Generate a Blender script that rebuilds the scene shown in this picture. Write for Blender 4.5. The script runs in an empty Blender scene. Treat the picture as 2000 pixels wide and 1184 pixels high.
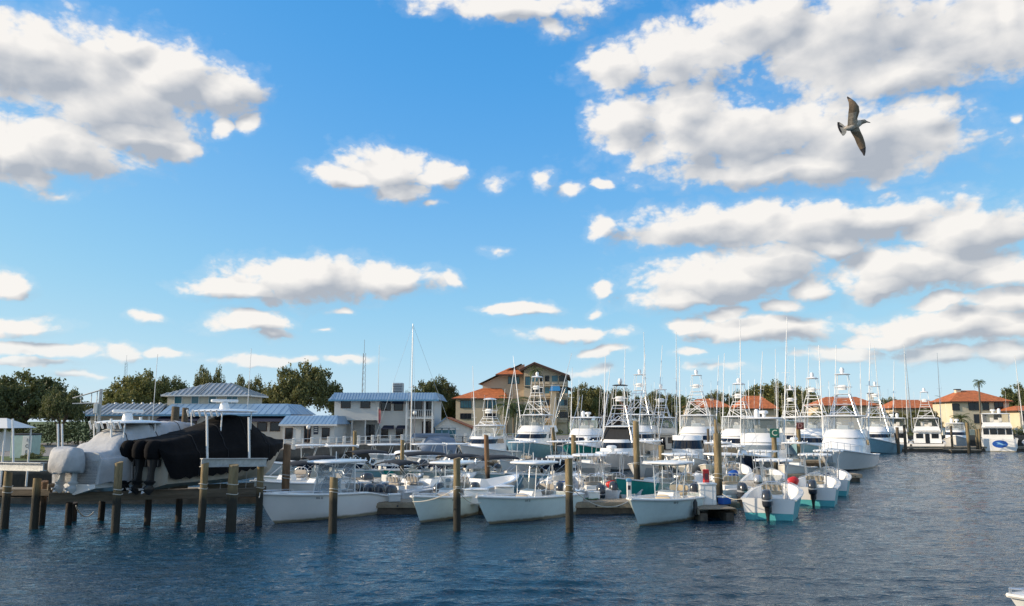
import bpy, math, random
from mathutils import Vector, Matrix
random.seed(7)
R = math.radians
sc = bpy.context.scene
C = sc.collection

# ------------------------------------------------------------------ camera
F = 1556.0                       # focal length in pixels of the 2000 px wide photograph
CAMH = 4.75
PITCH = math.atan2(228.0, F)     # horizon at y = 820
cam = bpy.data.cameras.new('camera'); cam.sensor_width = 36; cam.lens = 36 * F / 2000
cam.clip_start = 0.2; cam.clip_end = 6000
co = bpy.data.objects.new('camera', cam); C.objects.link(co)
co.location = (0, 0, CAMH); co.rotation_euler = (math.pi / 2 + PITCH, 0, 0)
sc.camera = co

# ------------------------------------------------------------------ sun, sky, exposure
SUN_EL, SUN_AZ = R(19), math.atan2(-0.997, -0.07)     # azimuth clockwise from +Y: from the left
sd = Vector((math.sin(SUN_AZ) * math.cos(SUN_EL), math.cos(SUN_AZ) * math.cos(SUN_EL), math.sin(SUN_EL)))
sl = bpy.data.lights.new('sun', 'SUN'); sl.energy = 5.0; sl.angle = R(0.5); sl.color = (1.0, 0.82, 0.60)
so = bpy.data.objects.new('sun', sl); C.objects.link(so)
so.rotation_euler = (-sd).to_track_quat('-Z', 'Y').to_euler()
sc.view_settings.view_transform = 'Standard'; sc.view_settings.look = 'None'
sc.view_settings.exposure = 0.1; sc.view_settings.gamma = 1.0
sc.render.engine = 'CYCLES'
sc.cycles.use_denoising = True; sc.cycles.denoising_prefilter = 'NONE'
sc.cycles.max_bounces = 6; sc.cycles.diffuse_bounces = 2; sc.cycles.glossy_bounces = 3
sc.cycles.transparent_max_bounces = 8; sc.cycles.transmission_bounces = 3
sc.cycles.caustics_reflective = False; sc.cycles.caustics_refractive = False
sc.cycles.sample_clamp_indirect = 4.0

def ray(px, py):
    a, b = (px - 1000) / F, (592 - py) / F
    return Vector((a, math.cos(PITCH) - b * math.sin(PITCH), math.sin(PITCH) + b * math.cos(PITCH)))
def P(px, py, Y):                # the point the photograph shows at a pixel, at depth Y
    d = ray(px, py); k = Y / d.y
    return Vector((d.x * k, Y, CAMH + d.z * k))
def W(px, py, z=0.0):            # the point on the level z at a pixel
    d = ray(px, py); k = (z - CAMH) / d.z
    return Vector((d.x * k, d.y * k, z))

CLOUDS = [  # centre and half size of each cloud lobe as seen from the quay, in photo pixels, weight
 (70,120,190,75,1),(200,170,200,110,1),(330,150,110,75,1),(430,175,85,60,1),(120,290,150,55,1),(30,300,90,50,1),
 (270,265,110,35,1),(355,290,45,22,.9),(438,248,24,18,.8),(488,243,26,22,.8),(100,370,34,13,.55),(260,90,80,35,.8),
 (740,325,95,48,1),(855,335,75,26,1),(670,340,80,26,1),(775,368,75,28,.95),(848,398,22,9,.5),
 (600,548,170,48,1),(735,545,125,36,1),(460,565,95,24,.95),(480,630,88,24,1),(525,655,48,15,.8),
 (290,625,44,13,.9),(20,552,44,20,1),(25,635,75,22,1),(60,682,150,15,.9),(235,685,52,15,.95),(50,708,85,9,.8),
 (335,690,50,11,.9),(515,704,110,11,.95),(180,732,45,6,.5),(670,607,26,11,.7),(680,708,60,8,.7),(640,650,16,5,.4),
 (1000,8,230,34,.95),(1090,45,40,22,.45),(920,20,80,26,.7),
 (1330,105,170,68,1),(1195,130,75,55,1),(1480,50,170,60,1),(1660,80,210,110,1),(1860,70,200,80,1),(1990,50,120,90,1),(1760,140,200,45,.9),
 (1480,265,300,85,1),(1220,240,85,68,1),(1330,235,110,80,1),(1690,280,220,75,1),(1580,325,300,38,1),(1790,230,90,50,.8),
 (1060,352,27,22,.75),(1113,371,30,18,.7),(977,353,32,20,.6),(1171,361,20,14,.6),(1992,240,16,12,.6),
 (1400,440,230,48,1),(1170,443,42,30,.95),(1620,440,260,55,1),(1890,455,130,52,1),(1800,520,190,52,1),(1720,550,80,34,.9),
 (1400,545,180,55,1),(1490,520,130,48,1),(1330,580,130,28,.9),(1580,560,60,28,.7),(1960,540,100,36,.9),(1620,480,90,26,.9),
 (1500,642,165,32,1),(1420,612,60,24,.8),(1520,600,50,18,.9),(1360,640,50,20,.8),(1860,640,160,36,1),(1960,590,80,30,.9),(1850,590,55,20,.8),
 (1640,690,110,18,.7),(1850,690,130,20,.7),(1970,690,60,20,.7),(1950,650,90,22,.8),(1730,660,90,20,.9),
 (1010,602,82,15,.95),(1110,652,130,20,.8),(1172,688,55,12,.85),(1178,563,32,14,.65),(1160,604,26,12,.6),(1150,720,44,9,.6),
 (1350,698,36,9,.6),(1400,722,60,8,.5),(975,485,24,11,.5),(880,543,24,14,.5)]

def azel(px, py):
    d = ray(px, py)
    return math.atan2(d.x, d.y), math.atan2(d.z, math.hypot(d.x, d.y))

def build_world():
    w = bpy.data.worlds.new('World'); sc.world = w; w.use_nodes = True
    nt = w.node_tree; nt.nodes.clear()
    # node group: cloud thickness for an (azimuth, elevation) vector
    g = bpy.data.node_groups.new('cloud_field', 'ShaderNodeTree')
    g.interface.new_socket('P', in_out='INPUT', socket_type='NodeSocketVector')
    g.interface.new_socket('D', in_out='OUTPUT', socket_type='NodeSocketFloat')
    g.interface.new_socket('S', in_out='OUTPUT', socket_type='NodeSocketFloat')
    N, Lk = g.nodes, g.links
    gi = N.new('NodeGroupInput'); go = N.new('NodeGroupOutput')
    def vm(op, a, b=None, c=None):
        n = N.new('ShaderNodeVectorMath'); n.operation = op
        for i, v in enumerate((a, b, c)):
            if v is None: continue
            if isinstance(v, (tuple, list)): n.inputs[i].default_value = v
            else: Lk.new(v, n.inputs[i])
        return n.outputs['Value'] if op in ('LENGTH', 'DOT_PRODUCT') else n.outputs['Vector']
    def m(op, a, b=None, c=None):
        n = N.new('ShaderNodeMath'); n.operation = op
        for i, v in enumerate((a, b, c)):
            if v is None: continue
            if isinstance(v, (int, float)): n.inputs[i].default_value = v
            else: Lk.new(v, n.inputs[i])
        return n.outputs[0]
    def noise(vec, scale, detail, rough, off=(0, 0, 0), color=False):
        n = N.new('ShaderNodeTexNoise'); n.noise_dimensions = '2D'
        n.inputs['Scale'].default_value = scale; n.inputs['Detail'].default_value = detail; n.inputs['Roughness'].default_value = rough
        Lk.new(vm('ADD', vec, off), n.inputs['Vector'])
        return n.outputs['Color' if color else 'Fac']
    p = gi.outputs['P']
    st = vm('MULTIPLY', p, (1, 1.55, 1))
    warp = noise(st, 9, 4, .55, color=True)
    p2 = vm('MULTIPLY_ADD', vm('SUBTRACT', warp, (.5, .5, .5)), (.055, .035, 0), p)
    cur = None
    for (x, y, rx, ry, wgt) in CLOUDS:
        a, e = azel(x, y)
        sx, sy = F / rx * 1.0, F / ry * 1.0
        d = vm('LENGTH', vm('MULTIPLY_ADD', p2, (sx, sy, 0), (-a * sx, -e * sy, 0)))
        v = m('MULTIPLY_ADD', d, -1.0 * wgt, wgt * 1.0)
        cur = v if cur is None else m('MAXIMUM', cur, v)
    cur = m('MAXIMUM', cur, -1.0)
    n1 = noise(st, 17, 9, .64, (3.1, 1.7, 0))
    vo = N.new('ShaderNodeTexVoronoi'); vo.voronoi_dimensions = '2D'; vo.feature = 'SMOOTH_F1'   # billows
    vo.inputs['Scale'].default_value = 26; vo.inputs['Detail'].default_value = 2.2; vo.inputs['Roughness'].default_value = .55; vo.inputs['Lacunarity'].default_value = 2.3
    vo.inputs['Smoothness'].default_value = .35; vo.normalize = True
    Lk.new(vm('MULTIPLY_ADD', vm('SUBTRACT', warp, (.5, .5, .5)), (.05, .05, 0), st), vo.inputs['Vector'])
    amp = m('MULTIPLY_ADD', m('SUBTRACT', n1, .5), 1.0, m('MULTIPLY', m('SUBTRACT', .30, vo.outputs['Distance']), .95))
    Lk.new(m('ADD', m('MINIMUM', cur, .8), amp), go.inputs['D'])
    n3 = noise(st, 11, 2.5, .5, (1.3, 5.7, 0))
    Lk.new(m('ADD', m('MINIMUM', cur, .75), m('MULTIPLY', m('SUBTRACT', n3, .5), 1.3)), go.inputs['S'])

    N, Lk = nt.nodes, nt.links
    out = N.new('ShaderNodeOutputWorld')
    tc = N.new('ShaderNodeTexCoord'); sep = N.new('ShaderNodeSeparateXYZ'); Lk.new(tc.outputs['Generated'], sep.inputs[0])
    X, Y, Z = sep.outputs
    az = m('ARCTAN2', X, Y)
    hyp = m('SQRT', m('ADD', m('MULTIPLY', X, X), m('MULTIPLY', Y, Y)))
    el = m('ARCTAN2', Z, hyp)
    A = 0.585                                             # the same cloud cover goes on all round, turned back and forth
    azr = m('SUBTRACT', m('PINGPONG', m('ADD', az, A), 2 * A), A)
    elr = m('PINGPONG', el, .52)
    cmb = N.new('ShaderNodeCombineXYZ'); Lk.new(azr, cmb.inputs[0]); Lk.new(elr, cmb.inputs[1])
    def field(off):
        gn = N.new('ShaderNodeGroup'); gn.node_tree = g
        if off is None: Lk.new(cmb.outputs[0], gn.inputs[0])
        else: Lk.new(vm('ADD', cmb.outputs[0], off), gn.inputs[0])
        return gn.outputs
    (d0, s0), (d1, s1) = field(None), field((-.017, .015, 0))
    def mr(v, a, b, c, d, smooth=False):
        n = N.new('ShaderNodeMapRange'); n.clamp = True
        if smooth: n.interpolation_type = 'SMOOTHSTEP'
        Lk.new(v, n.inputs['Value'])
        for i, x in zip(('From Min', 'From Max', 'To Min', 'To Max'), (a, b, c, d)): n.inputs[i].default_value = x
        return n.outputs[0]
    cov = mr(d0, -.03, .40, 0, 1, True)
    cov = m('MAXIMUM', cov, mr(d0, -.28, .1, 0, .12, True))      # thin feathered vapour round each cloud
    fade = mr(el, .0, .09, .45, 1)
    cov = m('MULTIPLY', m('MULTIPLY', cov, .97), fade)
    # light falls off through the thickness of cloud that lies towards the sun
    lit = m('ADD', m('ADD', m('MULTIPLY', m('SUBTRACT', d0, d1), .32), m('MULTIPLY', m('SUBTRACT', s0, s1), 1.1)), mr(s1, .0, 1.0, .95, .38))
    lit = mr(lit, .05, 1.22, 0, 1)
    cr = N.new('ShaderNodeMix'); cr.data_type = 'RGBA'
    Lk.new(lit, cr.inputs['Factor']); cr.inputs['A'].default_value = (.49, .53, .595, 1); cr.inputs['B'].default_value = (1.07, 1.03, .98, 1)
    sky = N.new('ShaderNodeTexSky'); sky.sky_type = 'NISHITA'; sky.sun_disc = False
    sky.sun_elevation = SUN_EL; sky.sun_rotation = SUN_AZ
    sky.air_density = .6; sky.dust_density = .3; sky.ozone_density = 3.0; sky.altitude = 0
    # film response of the photograph to the sky: one curve per colour channel
    sp = N.new('ShaderNodeSeparateColor'); Lk.new(sky.outputs[0], sp.inputs[0]); cb = N.new('ShaderNodeCombineColor')
    for i, pts in enumerate((((0, 0), (.05, .071), (.066, .112), (.094, .195), (.142, .30), (.212, .42), (.292, .52), (1, .9)),
                             ((0, 0), (.097, .328), (.126, .392), (.177, .495), (.257, .61), (.354, .695), (.429, .74), (1, .92)),
                             ((0, 0), (.205, .745), (.257, .807), (.34, .855), (.444, .875), (.52, .88), (1, .93)))):
        fc = N.new('ShaderNodeFloatCurve'); cv = fc.mapping.curves[0]
        cv.points[0].location = pts[0]; cv.points[1].location = pts[-1]
        for q in pts[1:-1]: cv.points.new(*q)
        fc.mapping.update()
        Lk.new(m('MULTIPLY', sp.outputs[i], .1), fc.inputs['Value'])
        Lk.new(m('MULTIPLY', fc.outputs[0], 10), cb.inputs[i])
    b1 = N.new('ShaderNodeBackground'); b1.inputs['Strength'].default_value = .094; Lk.new(cb.outputs[0], b1.inputs['Color'])
    b2 = N.new('ShaderNodeBackground'); b2.inputs['Strength'].default_value = .84; Lk.new(cr.outputs['Result'], b2.inputs['Color'])
    mx = N.new('ShaderNodeMixShader'); Lk.new(cov, mx.inputs[0]); Lk.new(b1.outputs[0], mx.inputs[1]); Lk.new(b2.outputs[0], mx.inputs[2])
    Lk.new(mx.outputs[0], out.inputs['Surface'])
    w.cycles.sampling_method = 'MANUAL'; w.cycles.sample_map_resolution = 512
build_world()

# ------------------------------------------------------------------ materials
MATS = {}
def M(name, col, rough=.5, metal=0, var=.12, vs=2.5, bump=0, bs=30, coat=0, stretch=None, dirt_shade=None):
    if name in MATS: return MATS[name]
    m = bpy.data.materials.new(name); m.use_nodes = True
    nt = m.node_tree; b = nt.nodes['Principled BSDF']; L = nt.links
    b.inputs['Roughness'].default_value = rough; b.inputs['Metallic'].default_value = metal
    if coat: b.inputs['Coat Weight'].default_value = coat; b.inputs['Coat Roughness'].default_value = .08
    tc = nt.nodes.new('ShaderNodeTexCoord'); src = tc.outputs['Object']
    if stretch:
        mp = nt.nodes.new('ShaderNodeMapping'); mp.inputs['Scale'].default_value = stretch; L.new(src, mp.inputs[0]); src = mp.outputs[0]
    n = nt.nodes.new('ShaderNodeTexNoise'); n.inputs['Scale'].default_value = vs; n.inputs['Detail'].default_value = 5; n.inputs['Roughness'].default_value = .65
    L.new(src, n.inputs['Vector'])
    cr = nt.nodes.new('ShaderNodeValToRGB'); L.new(n.outputs[0], cr.inputs[0])
    e = cr.color_ramp.elements
    e[0].position = .3; e[1].position = .7
    e[0].color = [max(0, c * (1 - var)) for c in col] + [1]; e[1].color = [min(1, c * (1 + var)) for c in col] + [1]
    cout = cr.outputs[0]
    if dirt_shade:                                         # (z below which it is stained or painted as shade, colour)
        z0, dz, dc = dirt_shade
        geo = nt.nodes.new('ShaderNodeNewGeometry'); sp = nt.nodes.new('ShaderNodeSeparateXYZ'); L.new(geo.outputs['Position'], sp.inputs[0])
        ad = nt.nodes.new('ShaderNodeMath'); ad.operation = 'MULTIPLY_ADD'; L.new(n.outputs[0], ad.inputs[0]); ad.inputs[1].default_value = -dz; L.new(sp.outputs[2], ad.inputs[2])
        mr = nt.nodes.new('ShaderNodeMapRange'); L.new(ad.outputs[0], mr.inputs[0]); mr.inputs[1].default_value = z0 - dz * .6; mr.inputs[2].default_value = z0
        mr.inputs[3].default_value = 1; mr.inputs[4].default_value = 0
        mx = nt.nodes.new('ShaderNodeMix'); mx.data_type = 'RGBA'; L.new(mr.outputs[0], mx.inputs['Factor']); L.new(cout, mx.inputs['A']); mx.inputs['B'].default_value = list(dc) + [1]
        cout = mx.outputs['Result']
    L.new(cout, b.inputs['Base Color'])
    if bump:
        n2 = nt.nodes.new('ShaderNodeTexNoise'); n2.inputs['Scale'].default_value = bs; n2.inputs['Detail'].default_value = 4; L.new(src, n2.inputs['Vector'])
        bp = nt.nodes.new('ShaderNodeBump'); bp.inputs['Strength'].default_value = bump; bp.inputs['Distance'].default_value = .05
        L.new(n2.outputs[0], bp.inputs['Height']); L.new(bp.outputs[0], b.inputs['Normal'])
    MATS[name] = m; return m

STAIN_SHADE = (.10, .14, (.30, .27, .19))  # brownish waterline stain that also paints the dark shadow line under hulls
gel = M('gelcoat_white', (.86, .86, .84), .26, var=.04, vs=1.2, coat=.35, dirt_shade=STAIN_SHADE)
gel_warm = M('gelcoat_cream', (.74, .71, .64), .3, var=.05, vs=1.2, coat=.3)
gel_grey = M('gelcoat_light_grey', (.58, .60, .60), .35, var=.06)
foam = M('gelcoat_ice_blue', (.72, .85, .84), .22, var=.05, coat=.5, dirt_shade=STAIN_SHADE)
foam2 = M('gelcoat_seafoam', (.52, .72, .68), .25, var=.05, coat=.4)
teal = M('paint_teal', (.03, .34, .30), .35, var=.12, coat=.2)
aqua = M('paint_aqua', (.10, .46, .50), .4, var=.1)
skyb = M('paint_pale_blue', (.30, .52, .62), .35, var=.1, coat=.2)
navy = M('paint_navy', (.012, .022, .05), .25, var=.1, coat=.4)
tanp = M('paint_tan', (.62, .50, .34), .35, var=.1)
boot = M('bottom_paint_dark', (.03, .035, .045), .6, var=.2)
red = M('paint_red', (.62, .03, .03), .4, var=.1)
alu = M('aluminium', (.72, .73, .74), .32, .85, var=.08)
alu_p = M('pipe_white', (.84, .84, .82), .35, 0, var=.05)
steel = M('galvanised', (.42, .44, .45), .5, .6, var=.2, vs=6)
black = M('plastic_black', (.015, .016, .018), .4, var=.2)
cowl = M('cowling_charcoal', (.035, .042, .055), .25, var=.15, coat=.5)
cowl2 = M('cowling_silver', (.42, .44, .47), .25, .3, var=.06, coat=.5)
canv_b = M('canvas_black', (.005, .005, .006), .95, var=.3, vs=4, bump=.35, bs=6)
canv_b.node_tree.nodes['Principled BSDF'].inputs['Specular IOR Level'].default_value = .2
canv_n = M('canvas_navy', (.012, .018, .045), .8, var=.2, bump=.2, bs=10)
canv_g = M('canvas_grey', (.46, .47, .48), .8, var=.1, vs=3, bump=.5, bs=5)
canv_dk = M('canvas_dark', (.02, .022, .026), .8, var=.3, bump=.2, bs=8)
canv_bl = M('canvas_slate', (.20, .24, .30), .8, var=.1, bump=.2, bs=8)
cush = M('cushion_tan', (.48, .40, .28), .7, var=.08)
cush_g = M('cushion_taupe', (.34, .31, .27), .7, var=.1)
cush_w = M('cushion_white', (.75, .74, .70), .6, var=.05)
skin_dk = M('dark_glass', (.012, .014, .018), .06, var=.2)
win_teal = M('window_teal', (.05, .16, .20), .1, var=.15)
woodp = M('piling_wood', (.25, .19, .10), .85, var=.5, vs=2.2, bump=.8, bs=14, stretch=(3, 3, .35), dirt_shade=(1.45, 1.0, (.028, .027, .02)))
woodp2 = M('piling_wood_brown', (.20, .115, .06), .85, var=.4, vs=2.2, bump=.8, bs=14, stretch=(3, 3, .35), dirt_shade=(1.0, .7, (.025, .02, .016)))
woodd = M('dock_wood', (.30, .25, .18), .85, var=.3, vs=1.6, bump=.5, bs=12, stretch=(1, 5, 1))
woodk = M('beam_wood_dark', (.12, .095, .065), .85, var=.4, vs=2, bump=.5, bs=10, stretch=(.4, 4, 4))
fender = M('dock_fascia', (.10, .085, .065), .85, var=.4, vs=2, bump=.4)
rope = M('rope', (.55, .52, .45), .8, var=.2)
bl_o = M('blue_plastic', (.02, .10, .42), .4)
yel = M('bucket_yellow', (.6, .45, .12), .5)
quay = M('quay_wall', (.15, .13, .105), .9, var=.4, vs=.8, bump=.4, bs=4, dirt_shade=(.9, .5, (.04, .037, .03)))
conc = M('concrete', (.25, .235, .21), .85, var=.2, vs=1.2, bump=.3)
asph = M('asphalt', (.07, .07, .07), .9, var=.2, vs=.5)
grass = M('grass', (.07, .11, .025), .95, var=.35, vs=.8, bump=.8, bs=6)
wallw = M('wall_white', (.68, .67, .63), .75, var=.06, vs=.8, bump=.15, bs=20, stretch=(1, 1, 12))
wallc = M('wall_cream', (.66, .60, .47), .8, var=.07, vs=.6, bump=.1)
stucco = M('stucco_sand', (.56, .46, .33), .85, var=.08, vs=.5, bump=.2, bs=8)
stucco_y = M('stucco_yellow', (.64, .57, .43), .85, var=.07, vs=.5)
rmet = M('roof_metal', (.40, .42, .42), .38, .35, var=.1, vs=.7, stretch=(1, .3, 1))
rshade_blue = M('roof_shade_blue', (.24, .37, .50), .45, .2, var=.1, vs=.8)  # blue of shade and sky reflection painted into the metal roof colour
trimb = M('trim_blue', (.12, .30, .46), .5)
trimw = M('trim_white', (.75, .74, .70), .6, var=.04)
brown = M('fascia_brown', (.07, .04, .03), .7)
bark = M('bark', (.09, .07, .05), .9, var=.4, vs=3, bump=.6, bs=8)
palmbark = M('palm_bark', (.17, .14, .10), .9, var=.3, vs=4, bump=.6, bs=8)

def tile_mat():
    m = M('roof_tile', (.50, .15, .05), .8, var=.3, vs=1.3)
    nt = m.node_tree; L = nt.links
    wv = nt.nodes.new('ShaderNodeTexWave'); wv.inputs['Scale'].default_value = 1.6; wv.inputs['Distortion'].default_value = .4
    tc = nt.nodes.new('ShaderNodeTexCoord'); L.new(tc.outputs['Object'], wv.inputs['Vector'])
    bp = nt.nodes.new('ShaderNodeBump'); bp.inputs['Strength'].default_value = .8; bp.inputs['Distance'].default_value = .08
    L.new(wv.outputs['Fac'], bp.inputs['Height']); L.new(bp.outputs[0], nt.nodes['Principled BSDF'].inputs['Normal'])
    return m
tile = tile_mat()

def leaf_mat(name, c1, c2):
    m = bpy.data.materials.new(name); m.use_nodes = True
    nt = m.node_tree; L = nt.links; b = nt.nodes['Principled BSDF']
    geo = nt.nodes.new('ShaderNodeNewGeometry'); cr = nt.nodes.new('ShaderNodeValToRGB')
    L.new(geo.outputs['Random Per Island'], cr.inputs[0])
    cr.color_ramp.elements[0].color = list(c1) + [1]; cr.color_ramp.elements[1].color = list(c2) + [1]
    L.new(cr.outputs[0], b.inputs['Base Color']); b.inputs['Roughness'].default_value = .65
    tr = nt.nodes.new('ShaderNodeBsdfTranslucent'); L.new(cr.outputs[0], tr.inputs[0])
    mx = nt.nodes.new('ShaderNodeMixShader'); mx.inputs[0].default_value = .3
    L.new(b.outputs[0], mx.inputs[1]); L.new(tr.outputs[0], mx.inputs[2]); L.new(mx.outputs[0], nt.nodes['Material Output'].inputs['Surface'])
    return m
leaf_oak = leaf_mat('leaf_oak', (.075, .088, .03), (.23, .225, .075))
leaf_dk = leaf_mat('leaf_dark', (.05, .07, .026), (.165, .18, .06))
leaf_ol = leaf_mat('leaf_olive', (.09, .105, .034), (.24, .235, .07))
leaf_pl = leaf_mat('leaf_palm', (.05, .085, .02), (.14, .17, .05))
leaf_yl = leaf_mat('leaf_yellow', (.16, .19, .03), (.36, .34, .06))

def glass_mat(name, tint, fac):
    m = bpy.data.materials.new(name); m.use_nodes = True
    nt = m.node_tree; L = nt.links; b = nt.nodes['Principled BSDF']
    n = nt.nodes.new('ShaderNodeTexNoise'); n.inputs['Scale'].default_value = 2.5
    bp = nt.nodes.new('ShaderNodeBump'); bp.inputs['Strength'].default_value = .15; L.new(n.outputs[0], bp.inputs['Height']); L.new(bp.outputs[0], b.inputs['Normal'])
    b.inputs['Base Color'].default_value = list(tint) + [1]; b.inputs['Roughness'].default_value = .08
    tr = nt.nodes.new('ShaderNodeBsdfTransparent'); tr.inputs[0].default_value = (.85, .9, .92, 1)
    mx = nt.nodes.new('ShaderNodeMixShader'); mx.inputs[0].default_value = fac
    L.new(tr.outputs[0], mx.inputs[1]); L.new(b.outputs[0], mx.inputs[2]); L.new(mx.outputs[0], nt.nodes['Material Output'].inputs['Surface'])
    return m
vinyl = glass_mat('clear_vinyl', (.45, .50, .55), .35)
wshield = glass_mat('windscreen', (.10, .13, .15), .5)

# ------------------------------------------------------------------ mesh helpers
class MB:
    def __init__(s): s.v = []; s.f = []
    def add(s, vs, fs):
        o = len(s.v); s.v += [tuple(v) for v in vs]; s.f += [tuple(i + o for i in f) for f in fs]; return s
    def box(s, c, d, bev=0):
        x, y, z = c; a, b, e = d[0] / 2, d[1] / 2, d[2] / 2
        if bev <= 0:
            vs = [(x + i * a, y + j * b, z + k * e) for k in (-1, 1) for j in (-1, 1) for i in (-1, 1)]
            return s.add(vs, [(0, 2, 3, 1), (4, 5, 7, 6), (0, 1, 5, 4), (2, 6, 7, 3), (0, 4, 6, 2), (1, 3, 7, 5)])
        w = min(bev, a * .49, b * .49, e * .49)
        rings = [(a - w, b - w, -e), (a, b, -e + w), (a, b, e - w), (a - w, b - w, e)]
        rr = []
        for (p, q, h) in rings:
            cw = w if p == a else w * .5
            rr.append([(x + p, y - q + cw, z + h), (x + p, y + q - cw, z + h), (x + p - cw, y + q, z + h), (x - p + cw, y + q, z + h),
                       (x - p, y + q - cw, z + h), (x - p, y - q + cw, z + h), (x - p + cw, y - q, z + h), (x + p - cw, y - q, z + h)])
        return s.loft(rr, closed=True, cap=True)
    def loft(s, rings, closed=True, cap=False):
        n = len(rings[0]); vs = [p for r in rings for p in r]; fs = []
        for i in range(len(rings) - 1):
            for j in range(n if closed else n - 1):
                k = (j + 1) % n
                fs.append((i * n + j, i * n + k, (i + 1) * n + k, (i + 1) * n + j))
        if cap: fs.append(tuple(reversed(range(n)))); fs.append(tuple((len(rings) - 1) * n + j for j in range(n)))
        return s.add(vs, fs)
    def tube(s, pts, r, n=6, cap=True, r2=None):
        pts = [Vector(p) for p in pts]; rings = []
        for i, p in enumerate(pts):
            d = (pts[min(i + 1, len(pts) - 1)] - pts[max(i - 1, 0)]).normalized()
            u = d.cross(Vector((0, 0, 1)) if abs(d.z) < .95 else Vector((1, 0, 0))).normalized(); w = d.cross(u)
            rr = r if r2 is None else r + (r2 - r) * i / max(1, len(pts) - 1)
            rings.append([p + u * rr * math.cos(2 * math.pi * k / n) + w * rr * math.sin(2 * math.pi * k / n) for k in range(n)])
        return s.loft(rings, True, cap)
    def slab(s, c, lx, ly, th, crown=.08, ex=3.5, n=28):
        x, y, z = c
        def ring(k, h):
            o = []
            for i in range(n):
                a = 2 * math.pi * i / n; ca, sa = math.cos(a), math.sin(a)
                o.append((x + lx / 2 * k * math.copysign(abs(ca) ** (2 / ex), ca), y + ly / 2 * k * math.copysign(abs(sa) ** (2 / ex), sa), z + h))
            return o
        return s.loft([ring(.25, .02), ring(.93, 0), ring(.99, th * .3), ring(1, th * .6), ring(.965, th), ring(.75, th + crown * .55), ring(.4, th + crown * .9), ring(.05, th + crown)], True, True)
    def blob(s, c, r, n=10, m=6):
        rings = []
        for i in range(m + 1):
            t = -math.pi / 2 + math.pi * i / m
            k = max(.02, math.cos(t))
            rings.append([(c[0] + r[0] * k * math.cos(2 * math.pi * j / n), c[1] + r[1] * k * math.sin(2 * math.pi * j / n), c[2] + r[2] * math.sin(t)) for j in range(n)])
        return s.loft(rings, True, True)
    def stack(s, secs, n=16, ex=3.0):        # (cx, cy, z, lx, ly) superellipse sections
        rings = []
        for (cx, cy, z, lx, ly) in secs:
            o = []
            for i in range(n):
                a = 2 * math.pi * i / n; ca, sa = math.cos(a), math.sin(a)
                o.append((cx + lx / 2 * math.copysign(abs(ca) ** (2 / ex), ca), cy + ly / 2 * math.copysign(abs(sa) ** (2 / ex), sa), z))
            rings.append(o)
        return s.loft(rings, True, True)
    def xf(s, mat): s.v = [tuple(mat @ Vector(v)) for v in s.v]; return s
    def build(s, name, mat, parent=None, smooth=35, fix=True):
        me = bpy.data.meshes.new(name); me.from_pydata(s.v, [], s.f)
        if fix:
            import bmesh
            bm = bmesh.new(); bm.from_mesh(me); bmesh.ops.recalc_face_normals(bm, faces=bm.faces); bm.to_mesh(me); bm.free()
        me.materials.append(mat)
        if smooth:
            me.polygons.foreach_set('use_smooth', [True] * len(me.polygons)); me.set_sharp_from_angle(angle=R(smooth))
        o = bpy.data.objects.new(name, me); C.objects.link(o)
        if parent: o.parent = parent
        return o
def tag(o, label=None, cat=None, group=None, kind=None):
    if label: o['label'] = label
    if cat: o['category'] = cat
    if group: o['group'] = group
    if kind: o['kind'] = kind
    return o
def thing(name, label, cat, loc, rz=0, group=None):
    o = bpy.data.objects.new(name, None); C.objects.link(o); o.empty_display_size = .3
    o.location = loc; o.rotation_euler = (0, 0, rz)
    return tag(o, label, cat, group)
def copy_tree(o, parent=None):
    c = o.copy(); C.objects.link(c)
    c.parent = parent
    for ch in o.children: copy_tree(ch, c)
    return c
def lerp(a, b, t): return a + (b - a) * t
def sst(a, b, x):
    t = max(0, min(1, (x - a) / (b - a))); return t * t * (3 - 2 * t)


# ------------------------------------------------------------------ the setting: water, shore, far ground
def water_mat():
    m = bpy.data.materials.new('water'); m.use_nodes = True
    nt = m.node_tree; L = nt.links; b = nt.nodes['Principled BSDF']
    b.inputs['Base Color'].default_value = (.004, .035, .062, 1); b.inputs['Roughness'].default_value = .05; b.inputs['IOR'].default_value = 1.333
    tc = nt.nodes.new('ShaderNodeTexCoord')
    def nz(scale, detail, rough, sx, sy, rot=0, dist=0):
        mp = nt.nodes.new('ShaderNodeMapping'); mp.inputs['Scale'].default_value = (sx, sy, 1); mp.inputs['Rotation'].default_value = (0, 0, rot)
        L.new(tc.outputs['Object'], mp.inputs[0])
        n = nt.nodes.new('ShaderNodeTexNoise'); n.noise_dimensions = '2D'
        n.inputs['Scale'].default_value = scale; n.inputs['Detail'].default_value = detail; n.inputs['Roughness'].default_value = rough; n.inputs['Distortion'].default_value = dist
        L.new(mp.outputs[0], n.inputs['Vector']); return n.outputs[0]
    def mth(op, a, b2):
        n = nt.nodes.new('ShaderNodeMath'); n.operation = op
        for i, v in enumerate((a, b2)):
            if isinstance(v, (int, float)): n.inputs[i].default_value = v
            else: L.new(v, n.inputs[i])
        return n.outputs[0]
    chop = nz(2.2, 2, .5, .6, 1.3, -.12, .3)
    rip = nz(5.5, 3, .6, .7, 1.3, .1, .4)
    h = mth('ADD', mth('MULTIPLY', chop, .045), mth('MULTIPLY', rip, .042))
    bp = nt.nodes.new('ShaderNodeBump'); bp.inputs['Strength'].default_value = 1; bp.inputs['Distance'].default_value = 1.0
    L.new(h, bp.inputs['Height']); L.new(bp.outputs[0], b.inputs['Normal'])
    return m
import numpy as np
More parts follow.
